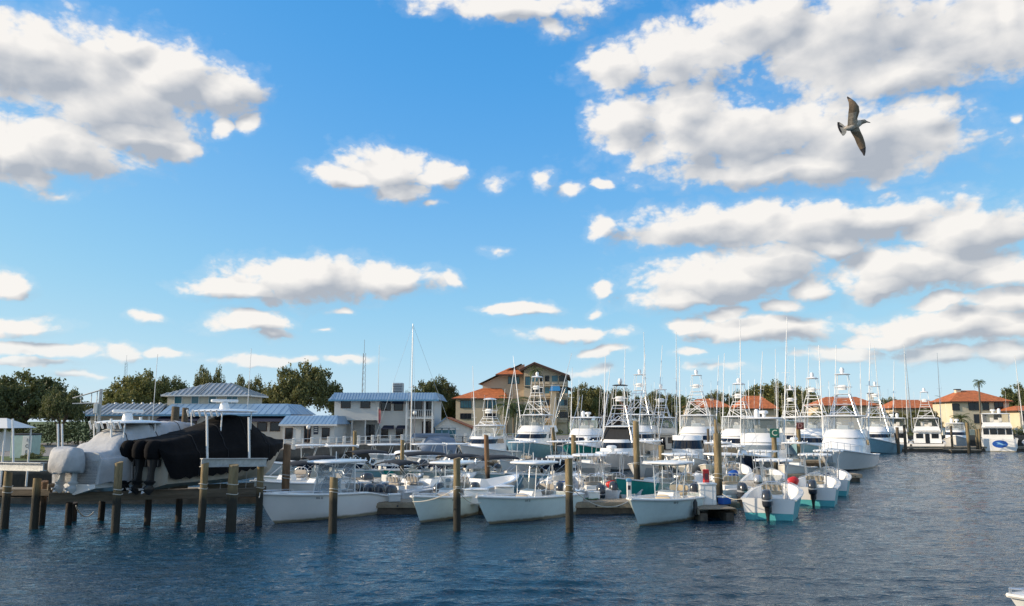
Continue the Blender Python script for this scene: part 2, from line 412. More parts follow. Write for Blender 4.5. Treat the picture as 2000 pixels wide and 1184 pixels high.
def water_mesh():
    """one sheet: wind waves as real geometry over the harbour, flat beyond"""
    rg = np.random.RandomState(5); n = 64
    lam = np.exp(rg.uniform(np.log(.42), np.log(1.5), n)); th = rg.normal(math.pi / 2 + .10, .32, n); ph = rg.uniform(0, 6.283, n)
    kx, ky = 2 * np.pi / lam * np.cos(th), 2 * np.pi / lam * np.sin(th)
    amp = lam / (2 * np.pi) * math.sqrt(2 * WAVE ** 2 / n)
    def height(x, y, cut):
        z = np.zeros_like(x)
        for i in range(n):
            if lam[i] > cut: z += amp[i] * np.sin(kx[i] * x + ky[i] * y + ph[i])
        gust = .85 + .30 * np.sin(.11 * x + .05 * y + 1.0) * np.sin(.07 * y - .05 * x + .4) + .12 * np.sin(.31 * y + .12 * x) * np.sin(.05 * x + 2.0)
        lee = 1 - .45 * np.exp(-((x + 6) / 13.) ** 2 - ((y - 33) / 9.) ** 2)      # calmer water sheltered by the docks
        return z * gust * lee
    V, Fc, off = [], [], 0
    for (x0, x1, y0, y1, dx, dy, cut) in ((-27, 27, 14, 44, .13, .10, .3), (-62, -27, 14, 44, .3, .2, .8), (27, 62, 14, 44, .3, .2, .8), (-62, 118, 44, 128, .42, .24, .9)):
        xs = np.linspace(x0, x1, int((x1 - x0) / dx) + 1); ys = np.linspace(y0, y1, int((y1 - y0) / dy) + 1)
        X, Y = np.meshgrid(xs, ys); Z = height(X, Y, cut); nx, ny = len(xs), len(ys)
        V.append(np.stack([X, Y, Z], -1).reshape(-1, 3))
        i = (np.arange(ny - 1)[:, None] * nx + np.arange(nx - 1)[None, :]).reshape(-1) + off
        Fc.append(np.stack([i, i + 1, i + nx + 1, i + nx], -1)); off += nx * ny
    q = [(-900, -60, 900, 14), (-900, 14, -62, 128), (62, 14, 900, 44), (118, 44, 900, 128), (-900, 128, 900, 420)]
    for (a, b, c, d) in q:
        V.append(np.array([(a, b, 0), (c, b, 0), (c, d, 0), (a, d, 0)], float)); Fc.append(np.array([[off, off + 1, off + 2, off + 3]])); off += 4
    V, Fc = np.concatenate(V), np.concatenate(Fc)
    me = bpy.data.meshes.new('water'); me.vertices.add(len(V)); me.vertices.foreach_set('co', V.astype(np.float32).ravel())
    me.loops.add(Fc.size); me.loops.foreach_set('vertex_index', Fc.astype(np.int32).ravel())
    me.polygons.add(len(Fc)); me.polygons.foreach_set('loop_start', np.arange(0, Fc.size, 4, dtype=np.int32))
    me.update(calc_edges=True); me.polygons.foreach_set('use_smooth', [True] * len(Fc))
    me.materials.append(water_mat()); o = bpy.data.objects.new('water', me); C.objects.link(o); return o
WAVE = .165
wt = water_mesh()
tag(wt, kind='structure')

SHORE = [(-700, 52), (-60, 56), (-29, 58), (-25.5, 72), (-16, 98), (2, 113), (30, 131), (58, 150), (110, 152), (700, 160)]
GZ = 1.8
def sheet(name, pts_front, yback, z, mat, kind='structure'):
    b = MB(); n = len(pts_front)
    vs = [(x, y, z) for x, y in pts_front] + [(x, yback, z) for x, y in pts_front]
    b.add(vs, [(i, i + 1, n + i + 1, n + i) for i in range(n - 1)])
    return tag(b.build(name, mat, smooth=0), kind=kind)
sheet('ground', [(x, y + .35) for x, y in SHORE], 5000, GZ, grass)
sw = MB()
for (a, b_) in zip(SHORE[:-1], SHORE[1:]):
    d = Vector((b_[0] - a[0], b_[1] - a[1])).normalized(); nrm = Vector((-d.y, d.x))
    q = [Vector(a) - nrm * .0, Vector(b_), Vector(b_) + nrm * .6, Vector(a) + nrm * .6]
    sw.add([(p.x, p.y, -1) for p in q] + [(p.x, p.y, GZ + .06) for p in q], [(0, 1, 5, 4), (4, 5, 6, 7), (3, 2, 6, 7)])
tag(sw.build('seawall', quay, smooth=0), kind='structure')
# paved yard round the restaurant and along the right-hand quay
pv = MB().add([(-60, 66, GZ + .006), (-27.2, 66, GZ + .006), (-17, 99, GZ + .006), (1, 114.5, GZ + .006), (29, 132.5, GZ + .006), (20, 158, GZ + .006), (-60, 150, GZ + .006)], [(0, 1, 2, 3, 4, 5, 6)])
tag(pv.build('pavement', conc, smooth=0), kind='structure')

# ------------------------------------------------------------------ boats: shared hull, engines
def hull_pts(L, B, fb, fs, dr, rake, N=18, drop=0, chine=.13, pf=3.2, pc=1.75, stern=.93):
    """rows of port-side points from keel to sheer, each running stern -> stem"""
    xs = -L / 2; rows = []
    vs = [0, .30, .52, .76, 1.0]
    for ri, v in enumerate(vs):
        xb = L / 2 - rake * (1 - v) ** 1.25
        row = []
        for i in range(N + 1):
            t = i / N; t = t ** .9
            zs = fs + (fb - fs) * t ** 1.9 - drop * (1 - sst(.02, .30, t))
            zc = -.05 + chine * fb * max(0, (t - .3) / .7) ** 2
            zk = -dr + (dr - .2) * max(0, (t - .55) / .45) ** 2
            if ri == 0: y, z = 0.0, zk
            else:
                k = (v - .30) / .70
                p = lerp(pc, pf, k ** 1.3); t0 = .30
                w = 1 if t < t0 else max(0, 1 - ((t - t0) / (1 - t0)) ** p)
                w *= lerp(stern, 1, min(1, t / t0))
                y = B / 2 * lerp(.86, 1.0, k) * w
                z = lerp(zc, zs, k)
            row.append((xs + t * (xb - xs), y, z))
        rows.append(row)
    return rows
def mir(p): return (p[0], -p[1], p[2])
def hull_mesh(rows, a, b):
    m = MB()
    for sgn in (1, -1):
        rr = [[p if sgn > 0 else mir(p) for p in r] for r in rows[a:b + 1]]
        m.loft(rr, closed=False)
    tr = [r[0] for r in rows[a:b + 1]]
    m.loft([tr, [mir(p) for p in tr]], closed=False)
    return m
def add_hull(par, rows, top, low, split=1):
    if low is not top:
        hull_mesh(rows, split, 4).build('hull', top, par, 50); return hull_mesh(rows, 0, split).build('hull_bottom', low, par, 50)
    return hull_mesh(rows, 0, 4).build('hull', top, par, 50)
def rubrail(par, rows, mat, r=.035):
    m = MB(); s = rows[4]
    for sg in (1, -1): m.tube([(p[0], sg * (p[1] + r * .4), p[2] - .03) for p in s], r, 6)
    return m.build('rub_rail', mat, par)
def hull_y(rows, x, z):
    prev = None
    for r in rows:
        if x >= r[-1][0]: y_, z_ = 0.0, r[-1][2]
        else:
            for a, b in zip(r[:-1], r[1:]):
                if a[0] <= x <= b[0]:
                    f = (x - a[0]) / max(1e-6, b[0] - a[0]); y_, z_ = lerp(a[1], b[1], f), lerp(a[2], b[2], f); break
            else: y_, z_ = r[0][1], r[0][2]
        if prev and z_ >= z: return lerp(prev[0], y_, (z - prev[1]) / max(1e-6, z_ - prev[1]))
        prev = (y_, z_)
    return prev[0]
def liner(par, rows, mat, g=.17, sole=.32):
    s = rows[4]; o, i1, i2, i3, cen = [], [], [], [], []
    for p in s:
        yi = max(0, p[1] - g); ys = min(yi * .93, hull_y(rows, p[0], sole) - .08)
        if yi < .12 or ys < .05: yi = ys = 0; zb = p[2] + .03
        else: zb = sole
        ym = min(yi * .98, max(ys, hull_y(rows, p[0], (p[2] + zb) / 2) - .06)) if yi else 0
        o.append((p[0], p[1], p[2] + .012)); i1.append((p[0], yi, p[2] + .03)); i2.append((p[0], ym, lerp(p[2], zb, .5))); i3.append((p[0], ys, zb)); cen.append((p[0], 0, zb))
    m = MB()
    for sg in (1, -1): m.loft([[(q[0], sg * q[1], q[2]) for q in r] for r in (o, i1, i2, i3, cen)], closed=False)
    m.loft([[(q[0], q[1], q[2]) for q in (o[0], i1[0], i2[0], i3[0])], [(q[0], -q[1], q[2]) for q in (o[0], i1[0], i2[0], i3[0])]], closed=False)
    return m.build('deck', mat, par, 40)
def deck_full(par, rows, mat, t0=0.0, crown=.12, name='deck'):
    s = rows[4]; s = s[int(t0 * (len(s) - 1)):]
    m = MB(); a = [p for p in s]
    rr = []
    for k in (1, .92, .6, .2, -.2, -.6, -.92, -1):
        rr.append([(p[0], p[1] * k, p[2] + .02 + (.05 if abs(k) < .95 else 0) + crown * (1 - k * k) * min(1, p[1])) for p in a])
    m.loft(rr, closed=False)
    return m.build(name, mat, par, 40)
def outboard(par, x, y, zt, mat=cowl, s=1.0, tilt=0, leg=black):
    """zt: height of the transom clamp; the engine hangs aft (-x)"""
    T = Matrix.Translation((x, y, zt)) @ Matrix.Rotation(tilt, 4, 'Y') @ Matrix.Scale(s, 4)
    m = MB().stack([(-.34, 0, .12, .52, .34), (-.33, 0, -.1, .42, .26), (-.32, 0, -.5, .30, .15), (-.34, 0, -.85, .40, .10), (-.36, 0, -.9, .62, .22), (-.36, 0, -.93, .6, .2), (-.35, 0, -1.05, .34, .09), (-.40, 0, -1.18, .62, .15), (-.40, 0, -1.27, .58, .12), (-.33, 0, -1.45, .12, .04)], 14)
    m.box((-.08, 0, -.12), (.2, .3, .34), .03)
    o = m.xf(T).build('outboard', leg, par)
    c = MB().stack([(-.36, 0, .02, .56, .40), (-.37, 0, .12, .70, .47), (-.38, 0, .40, .78, .50), (-.37, 0, .62, .72, .46), (-.34, 0, .76, .56, .38), (-.30, 0, .82, .32, .24)], 16, 2.6)
    c.xf(T).build('cowling', mat, o, 60)
    if mat.name.startswith('cowl'): st = MB().stack([(-.37, 0, .30, .785, .506), (-.37, 0, .40, .786, .508)], 16, 2.6); st.xf(T).build('stripe', cowl2 if mat is not cowl2 else black, o, 60)
    pr = MB()
    for k in range(3):
        a = k * 2.094
        pr.add([(-.74, .03 * math.cos(a), -1.22 + .03 * math.sin(a)), (-.70, .19 * math.cos(a - .35), -1.22 + .19 * math.sin(a - .35)), (-.78, .19 * math.cos(a + .35), -1.22 + .19 * math.sin(a + .35))], [(0, 1, 2)])
    pr.tube([(-.66, 0, -1.22), (-.84, 0, -1.22)], .05, 8)
    pr.xf(T).build('propeller', steel, o, 0)
    return o
def pipe(par, name, lst, r=.022, mat=None, n=6):
    m = MB()
    for pts in lst: m.tube(pts, r, n)
    return m.build(name, mat or alu, par)

def centre_console(label, bow, stern_pt=None, head=None, L=7.4, B=2.6, hull=gel, low=None, split=1, top=True, topm=gel, fb=1.3, fs=.82, drop=.0, eng=((0, cowl),), lod=1, seat=cush_g,
                   curtains=False, ttz=2.55, ttl=2.2, ttw=1.9, ttx=-.15, extras=(), group=None, z=0, name='center_console_boat', cat='boat', tilt=0, aft_arch=True, undert=None, transom=None, turn=0):
    bow = Vector((bow[0], bow[1], 0))
    if head is None:
        d = bow - Vector((stern_pt[0], stern_pt[1], 0)); head = math.atan2(d.y, d.x)
    head += turn
    u = Vector((math.cos(head), math.sin(head), 0))
    c = bow - u * (L / 2 - .14 * L)                    # bow is where the stem meets the water
    t = thing(name, label, cat, (c.x, c.y, z), head, group)
    rows = hull_pts(L, B, fb * 1.06, fs, .42, .165 * L, drop=drop)
    add_hull(t, rows, hull, low or hull, split)
    if transom is not None:                              # moulded transom panel, white above the painted sides
        q0, q1 = Vector(rows[1][0]), Vector(rows[4][0]); lo_ = q0.lerp(q1, .36); x_ = rows[4][0][0] - .012
        MB().add([(x_, lo_.y, lo_.z), (x_, -lo_.y, lo_.z), (x_, -q1.y, q1.z), (x_, q1.y, q1.z), (x_ + .02, lo_.y, lo_.z), (x_ + .02, -lo_.y, lo_.z)], [(0, 1, 2, 3), (0, 1, 5, 4)]).build('transom', transom, t, 0)
    rubrail(t, rows, trimw if lod else alu_p, .05 if lod else .035)
    liner(t, rows, gel if hull is not gel_warm else gel_warm)
    x0 = ttx * L / 2 - .1
    sole = .32
    # console: leaning box with a raked face
    cs = MB().loft([[(x0 + .75, -.42, sole), (x0 + .75, .42, sole), (x0 - .25, .46, sole), (x0 - .25, -.46, sole)],
                    [(x0 + .70, -.42, sole + .62), (x0 + .70, .42, sole + .62), (x0 - .25, .46, sole + .8), (x0 - .25, -.46, sole + .8)],
                    [(x0 + .40, -.40, sole + .98), (x0 + .40, .40, sole + .98), (x0 - .12, .44, sole + 1.02), (x0 - .12, -.44, sole + 1.02)]], True, True).build('console', gel, t, 20)
    if lod:
        d = MB(); d.box((x0 - .215, 0, sole + .86), (.02, .74, .2)); d.build('instrument_panel', black, cs, 0)
        wl = MB(); wl.tube([(x0 - .32 + .06 * math.cos(a * .5236), .19 * math.cos(a * .5236), sole + .78 + .19 * math.sin(a * .5236)) for a in range(13)], .018, 5); wl.build('steering_wheel', steel, cs)
        fsn = MB().slab((x0 + 1.02, 0, sole), .5, .82, .38, .05, 4); fsn.build('forward_seat', gel, t)
        fc = MB(); fc.slab((x0 + 1.04, 0, sole + .44), .5, .80, .1, .03, 4); fc.build('seat_cushion', seat, t)
        bc = MB(); bc.slab((0, 0, 0), .42, .74, .08, .03, 3).xf(Matrix.Translation((x0 + .77, 0, sole + .66)) @ Matrix.Rotation(R(80), 4, 'Y')); bc.build('seat_back', seat, t)
    ws = MB().loft([[(x0 + .42, -.42, sole + .98), (x0 + .46, 0, sole + .98), (x0 + .42, .42, sole + .98), (x0 - .1, .46, sole + 1.02)], [(x0 + .20, -.40, sole + 1.58), (x0 + .24, 0, sole + 1.6), (x0 + .20, .40, sole + 1.58), (x0 - .1, .43, sole + 1.55)]], closed=False)
    ws.build('windscreen', wshield, t)
    lp = MB(); lp.box((x0 - 1.05, 0, sole + .4), (.5, .95, .62), .05); lp.build('leaning_post', gel, t)
    lpc = MB(); lpc.slab((x0 - 1.05, 0, sole + .74), .5, 1.0, .12, .03, 4); lpc.build('seat_cushion', seat, t)
    lb = MB(); lb.slab((0, 0, 0), .3, 1.0, .08, .02, 4).xf(Matrix.Translation((x0 - 1.33, 0, sole + 1.05)) @ Matrix.Rotation(R(80), 4, 'Y')); lb.build('backrest', seat, t)
    if aft_arch:
        pipe(t, 'backrest_rail', [[(x0 - 1.32, -.5, sole + .7), (x0 - 1.4, -.5, sole + 1.2), (x0 - 1.41, -.25, sole + 1.36), (x0 - 1.41, .25, sole + 1.36), (x0 - 1.4, .5, sole + 1.2), (x0 - 1.32, .5, sole + .7)]] +
             [[(x0 - 1.4, yy, sole + .9), (x0 - 1.41, yy, sole + 1.34)] for yy in (-.25, 0, .25)], .022)
    # stern bench and coaming
    st = MB(); st.box((-L / 2 + .42, 0, sole + .22), (.5, B * .74, .42), .05); st.build('stern_bench', gel, t)
    bcush = MB(); bcush.slab((-L / 2 + .44, 0, sole + .44), .46, B * .6, .1, .02, 5); bcush.build('seat_cushion', cush_w if lod else seat, t)
    if top:
        zt = ttz
        hx = x0 - .25
        ht = MB().slab((hx, 0, zt), ttl, ttw, .11, .05, 5).build('hardtop', topm, t, 40)
        if undert is not None: MB().slab((hx, 0, zt - .05), ttl * .82, ttw * .8, .03, .0, 4).build('headliner', undert, ht)
        for sg in (1, -1):
            pipe(t, 'top_leg', [[(x0 + .55, sg * .52, sole), (x0 + .45, sg * .54, sole + .9), (hx + ttl * .30, sg * .62, zt)]], .026)
            pipe(t, 'top_leg', [[(x0 - .45, sg * .52, sole), (x0 - .45, sg * .54, sole + .9), (hx - ttl * .22, sg * .62, zt)]], .026)
            if lod: pipe(t, 'top_brace', [[(x0 + .45, sg * .54, sole + .95), (x0 - .45, sg * .54, sole + 1.0)], [(x0 + .40, sg * .55, sole + 1.2), (hx - ttl * .25, sg * .66, zt)], [(x0 - .45, sg * .55, sole + 1.2), (hx + ttl * .32, sg * .66, zt)]], .018)
        for k in range(5):
            yy = (k - 2) * ttw * .2
            rh = MB().tube([(hx - ttl / 2 - .02, yy, zt - .10), (hx - ttl / 2 - .12, yy, zt + .18)], .035, 8); rh.build('rod_holder', alu_p if k % 2 else alu, t)
        if 'radar' in extras:
            rd = MB().stack([(hx + .2, 0, zt + .1, .3, .3), (hx + .2, 0, zt + .3, .34, .34), (hx + .2, 0, zt + .34, .62, .62), (hx + .2, 0, zt + .46, .62, .62), (hx + .2, 0, zt + .52, .4, .4)], 16, 2); rd.build('radar_dome', gel, t)
        if 'antenna' in extras:
            for sg in (1, -1): pipe(t, 'antenna', [[(hx - .2, sg * .7, zt + .05), (hx - .9, sg * .8, zt + 2.6)]], .010, alu_p, 5)
        if 'outrigger' in extras:
            for sg in (1, -1): pipe(t, 'outrigger', [[(hx + .2, sg * .85, zt), (hx - 2.2, sg * 1.25, zt + 4.2)]], .02, alu, 5)
        if 'light' in extras: pipe(t, 'mast_light', [[(hx + .1, 0, zt + .1), (hx + .1, 0, zt + .55)]], .02, alu_p)
    if curtains:
        cu = MB(); a, b_ = x0 + .62, x0 - .75
        lo, hi = sole + .75, ttz
        f_ = [(a, -.66), (a + .06, 0), (a, .66)]
        q0 = [(b_, -.78, lo), (a - .1, -.72, lo), (a + .10, -.62, lo), (a + .16, 0, lo), (a + .10, .62, lo), (a - .1, .72, lo), (b_, .78, lo)]
        q1 = [(b_, -.74, hi), (a - .4, -.68, hi), (a - .22, -.58, hi), (a - .16, 0, hi), (a - .22, .58, hi), (a - .4, .68, hi), (b_, .74, hi)]
        cu.loft([q0, q1], closed=False); cu.build('clear_curtain', vinyl, t)
        pipe(t, 'curtain_trim', [[q0[i], q1[i]] for i in (0, 2, 4, 6)] + [q0, q1], .03, alu_p)
    # bow rail, cleat
    if lod:
        s = rows[4]; nrow = len(s)
        idx = [int(nrow * k) for k in (.62, .72, .82, .9, .96)]
        pl = [(s[i][0] - .05, s[i][1] - .1 if s[i][1] > .15 else .04, s[i][2] + .12) for i in idx]
        for sg in (1, -1): pipe(t, 'bow_rail', [[(p[0], sg * p[1], p[2]) for p in pl]] + [[(p[0], sg * p[1], p[2]), (p[0], sg * p[1], p[2] - .12)] for p in pl[::2]], .014)
        cl = MB(); cl.box((L / 2 - .55, 0, fb + .05), (.22, .05, .05), .01); cl.build('bow_cleat', alu, t)
        ps = MB(); ps.slab((L / 2 - .22, 0, fb - .01), .5, .2, .05, .01); ps.build('anchor_pulpit', trimw, t)
    for (yy, mat) in eng:
        outboard(t, -L / 2 - .02, yy, fs - drop - .34, mat, 1.0, tilt)
    if 'letters' in extras:                                # small dark registration lettering on the topsides
        for sg in (1, -1):
            m = MB(); r3, r4 = rows[3], rows[4]
            for q in range(7):
                i = 11; f_ = q / 7 * .9
                a = Vector(r4[i]).lerp(Vector(r4[i + 1]), f_); b_ = Vector(r3[i]).lerp(Vector(r3[i + 1]), f_)
                c0 = a.lerp(b_, .28); c1 = a.lerp(b_, .55); w_ = (Vector(r4[i + 1]) - Vector(r4[i])) * .045
                o_ = Vector((0, .012, 0))
                if q != 2: m.add([(v.x, sg * v.y, v.z) for v in (c0 + o_, c0 + w_ + o_, c1 + w_ + o_, c1 + o_)], [(0, 1, 2, 3)])
            m.build('registration_number', boot, t, 0)
    return t

def bimini_boat(label, pos, head, L=6.2, B=2.3, hull=skyb, low=None, canv=canv_dk, fb=1.1, fs=.85, bz=2.1, bl=2.4, bx=-.3, eng=cowl, group=None, cover=None):
    t = thing('bimini_boat', label, 'boat', (pos[0], pos[1], 0), head, group)
    rows = hull_pts(L, B, fb, fs, .4, .14 * L, N=12)
    add_hull(t, rows, hull, low or hull, 2 if low else 1); rubrail(t, rows, trimw); liner(t, rows, gel)
    MB().box((.5, .45, .62), (.5, .6, .75), .06).build('console', gel, t)
    MB().loft([[(.75, -.8, .95), (1.0, 0, .98), (.75, .8, .95)], [(.5, -.75, 1.35), (.75, 0, 1.42), (.5, .75, 1.35)]], closed=False).build('windscreen', wshield, t)
    for yy in (.45, -.45):
        s_ = MB(); s_.slab((-.5, yy, .6), .5, .5, .12, .02); s_.box((-.73, yy, .92), (.1, .48, .5), .04); s_.box((-.5, yy, .46), (.2, .2, .3)); s_.build('seat', cush_w, t)
    bench = MB(); bench.box((-L / 2 + .5, 0, .58), (.55, B * .7, .45), .06); bench.build('stern_bench', cush_w, t)
    # canopy: arched sheet with thickness, on two folding hoops
    rr = []
    for th in (0, -.03):
        for i in range(7):
            x = bx + bl * (.5 - i / 6); sag = .12 * (1 - (2 * i / 6 - 1) ** 2)
            rr.append([(x, B * .46 * math.sin(a), bz + sag + .22 * math.cos(a) - .22 + th) for a in [R(-88 + 176 * j / 8) for j in range(9)]])
    m = MB(); m.loft(rr[:7], closed=False); m.loft(rr[7:], closed=False)
    for k in (0, 6): m.loft([rr[k], rr[k + 7]], closed=False)
    m.build('canopy', canv, t, 50)
    for sg in (1, -1):
        pipe(t, 'canopy_frame', [[(bx, sg * (B / 2 - .1), fs + .05), (bx + bl * .48, sg * B * .455, bz - .22)], [(bx, sg * (B / 2 - .1), fs + .05), (bx - bl * .48, sg * B * .455, bz - .22)], [(bx + bl * .9, sg * (B / 2 - .2), fs + .1), (bx + bl * .48, sg * B * .455, bz - .22)]], .018)
    if eng: outboard(t, -L / 2, 0, fs - .1, eng, .85)
    return t

# ------------------------------------------------------------------ sportfishing yachts
def plan_ring(xf, xa, hw, z, n=9, ex=2.4, nose=None):
    """open at the stern: straight sides and a rounded front; port aft -> front -> starboard aft"""
    nose = nose if nose else hw * 1.15
    xm = xf - nose; pts = [(xa, hw, z), (lerp(xa, xm, .5), hw, z)]
    for i in range(n + 1):
        a = math.pi / 2 - math.pi * i / n
        ca, sa = math.cos(a), math.sin(a)
        pts.append((xm + nose * abs(ca) ** (2 / ex), hw * math.copysign(abs(sa) ** (2 / ex), sa), z))
    pts += [(lerp(xa, xm, .5), -hw, z), (xa, -hw, z)]
    return pts
def ring_loft(par, name, rings, mat, cap_top=True, smooth=40, close_aft=True):
    m = MB(); m.loft(rings, closed=close_aft)
    if cap_top: m.add(rings[-1], [tuple(range(len(rings[-1])))])
    return m.build(name, mat, par, smooth)

def sportfisher(label, pos, head, L=14.0, B=4.7, hull=gel, fb=2.1, fs=1.05, house=gel, bridge=True, tower=0, outr=9.0, out_lean=.9, rake=2.2, mask=skin_dk, low=boot, brail=False,
                radar=True, ant=2, top_m=gel, hh=1.55, cat='yacht', name='sportfishing_yacht', windows=True, htop=True, canvas=None, outback=2.5, aftdoor=False, stripe=None, mast=0, group=None, fwd=.16):
    t = thing(name, label, cat, (pos[0], pos[1], 0), head, group)
    rows = hull_pts(L, B, fb, fs, .8, rake, N=16, chine=.16, pf=2.9, pc=1.7, stern=.9)
    add_hull(t, rows, hull, low, 1); rubrail(t, rows, trimw, .05)
    deck_full(t, rows, house, .42, .10)
    # cockpit
    s = rows[4]; k = int(.45 * 16)
    m = MB()
    for sg in (1, -1):
        o = [(p[0], sg * p[1], p[2] + .01) for p in s[:k + 1]]; i1 = [(p[0], sg * (p[1] - .3), p[2] + .03) for p in s[:k + 1]]; i2 = [(p[0], sg * (p[1] - .3), .55) for p in s[:k + 1]]; ce = [(p[0], 0, .55) for p in s[:k + 1]]
        m.loft([o, i1, i2, ce], closed=False)
    p = s[0]; m.box((p[0] + .16, 0, (.5 + p[2]) / 2), (.3, p[1] * 1.9, p[2] - .45), .04)
    m.build('cockpit', house, t, 30)
    zd = lerp(fs, fb, .25)
    xa = -L * .17; xf = L * fwd; hw = B * .40
    z0, z1, z2, z3 = zd - .25, zd + hh * .52, zd + hh * .88, zd + hh * 1.05
    ring_loft(t, 'house', [plan_ring(xf + 1.0, xa, hw, z0), plan_ring(xf + .55, xa, hw * .99, z1), plan_ring(xf - .15, xa, hw * .95, z2), plan_ring(xf - .45, xa - .3, hw * .96, z3 + .0)], house, True)
    if windows:
        o = .02
        e = (z1 + .03, z2 - .03)
        wr0 = plan_ring(xf + .53 + o, xa + .5, hw * .99 + o, e[0]); wr1 = plan_ring(xf - .10 + o, xa + .5, hw * .955 + o, e[1])
        mm = MB(); mm.loft([wr0[2:-2], wr1[2:-2]], closed=False); mm.build('windscreen', mask, t)
        for sg in (1, -1):
            a0, a1, b0, b1 = xa + .5, xa + 2.3, hw * .992 + o, hw * .957 + o
            sw_ = MB().add([(a0, sg * b0, e[0]), (a1, sg * b0, e[0]), (a1 - .25, sg * b1, e[1]), (a0 + .1, sg * b1, e[1])], [(0, 1, 2, 3)]); sw_.build('side_window', skin_dk, t, 0)
    if aftdoor:
        for (yy, ww, hz) in ((0, .62, 1.5), (-1.1, 1.0, .75), (1.1, 1.0, .75)):
            d_ = MB(); zz = z2 - hz / 2 - .12; d_.box((xa - .02, yy, zz), (.05, ww, hz), .02); d_.build('aft_door' if yy == 0 else 'aft_window', skin_dk, t)
    zt = z3
    if bridge:
        # flybridge: brow sweeping up from the house, coaming, helm, seats
        bz = z3 + .75
        ring_loft(t, 'flybridge', [plan_ring(xf - .25, xa - .6, hw * .98, z3 - .04), plan_ring(xf - .75, xa - .5, hw * .93, z3 + .38), plan_ring(xf - 1.35, xa - .4, hw * .86, bz)], house, False)
        MB().box(((xf + xa) / 2 - .9, 0, z3 + .12), (xf - xa - .4, hw * 1.6, .06), .02).build('bridge_floor', house, t)
        hb = MB(); hb.box((xf - 2.5, 0, bz), (.7, 1.1, .8), .1); hb.build('helm', house, t)
        for yy in (.55, -.55):
            hs = MB(); hs.slab((xf - 3.4, yy, bz + .05), .5, .5, .12, .02); hs.box((xf - 3.63, yy, bz + .42), (.1, .5, .6), .04); hs.box((xf - 3.4, yy, bz - .25), (.16, .16, .6)); hs.build('helm_chair', cush_w, t)
        zt = bz + 1.25
        xh = lerp(xf, xa, .62) - .3
        if htop:
            MB().slab((xh, 0, zt), 3.3, hw * 1.95, .1, .10, 4.5).build('hardtop', top_m, t, 40)
            for sg in (1, -1):
                y1 = hw * .88
                fr = [[(xf - 1.6, sg * y1, bz - .05), (xh + 1.2, sg * y1, zt)], [(xh + .2, sg * y1, bz - .1), (xh + .1, sg * y1, zt)], [(xh - 1.3, sg * y1, bz - .1), (xh - 1.3, sg * y1, zt)], [(xf - 1.65, sg * y1, bz), (xh + .1, sg * y1, zt - .1)], [(xh - 1.3, sg * y1, bz), (xh + .1, sg * y1, zt - .1)]]
                pipe(t, 'hardtop_frame', fr, .03, alu_p)
            fw = MB().loft([[(xf - 1.55, yy, bz) for yy in (-y1, 0, y1)], [(xh + 1.25, yy, zt) for yy in (-y1, 0, y1)]], closed=False); fw.build('clear_enclosure', canvas or (vinyl, wshield, vinyl)[int(abs(pos[0]) * 5) % 3], t)
    elif htop:
        zt = z3 + 1.15; xh = xa + .9
        MB().slab((xh, 0, zt), 3.0, hw * 1.9, .09, .10, 4.5).build('hardtop', top_m, t, 40)
        for sg in (1, -1):
            fr = [[(xh + 1.7, sg * hw * .9, z3), (xh + 1.0, sg * hw * .86, zt)], [(xh - 1.3, sg * hw * .95, fs + .1), (xh - 1.2, sg * hw * .86, zt)], [(xh, sg * hw * .9, z3), (xh, sg * hw * .86, zt)], [(xh + 1.5, sg * hw * .9, z3), (xh - .2, sg * hw * .86, zt)]]
            pipe(t, 'hardtop_frame', fr, .035, alu_p)
        y1 = hw * .86; MB().loft([[(xh + 1.75, yy, z3 - .1) for yy in (-y1, 0, y1)], [(xh + 1.1, yy, zt) for yy in (-y1, 0, y1)]], closed=False).build('clear_enclosure', canvas or vinyl, t)
        MB().box((xh + .4, 0, z3 - .1), (.6, 1.1, .9), .08).build('helm', house, t)
    else: xh = xa + .5
    if tower:
        zT = zt + tower; xt = xh - .1; style = int(abs(pos[0]) * 7 + pos[1]) % 3
        w0, w1 = hw * .98, .62; fr = []
        base = [(xh + 1.9, z3 - .3), (xh - 1.5, z3 - .2)]; tip = [(xt + .55, zT), (xt - .55, zT)]
        def leg(q, f): return lerp(base[q][0], tip[q][0], f), lerp(w0, w1, f), lerp(base[q][1], tip[q][1], f)
        for sg in (1, -1):
            for q in (0, 1):
                a, b_ = leg(q, 0), leg(q, 1); fr.append([(a[0], sg * a[1], a[2]), (b_[0], sg * b_[1], b_[2])])
            for f in (.42, .6, .78, .93):
                a, b_ = leg(0, f), leg(1, f); fr.append([(a[0], sg * a[1], a[2]), (b_[0], sg * b_[1], b_[2])])
            a, b_ = leg(0, .42), leg(1, .78)
            if style != 2: fr.append([(a[0], sg * a[1], a[2]), (b_[0], sg * b_[1], b_[2])])
            a, b_ = leg(1, .42), leg(0, .78); fr.append([(a[0], sg * a[1], a[2]), (b_[0], sg * b_[1], b_[2])])
        for q in (0, 1):
            for f in (.6, .78, .93):
                a = leg(q, f); fr.append([(a[0], a[1], a[2]), (a[0], -a[1], a[2])])
            a, b_ = leg(q, .45), leg(q, .78)
            if style != 1: fr.append([(a[0], a[1], a[2]), (b_[0], -b_[1], b_[2])])
            if style == 0: fr.append([(a[0], -a[1], a[2]), (b_[0], b_[1], b_[2])])
            if style == 1: fr.append([(a[0], a[1], a[2]), (b_[0], 0, b_[2] - .2)]); fr.append([(a[0], -a[1], a[2]), (b_[0], 0, b_[2] - .2)])
        pipe(t, 'tower_frame', fr, .038, alu if style == 1 else alu_p)
        ld = []
        for f in range(9):
            a = leg(1, .35 + f * .065); ld.append([(a[0] - .05, a[1] * .25, a[2]), (a[0] - .05, -a[1] * .25, a[2])])
        pipe(t, 'tower_ladder', ld, .022, alu_p)
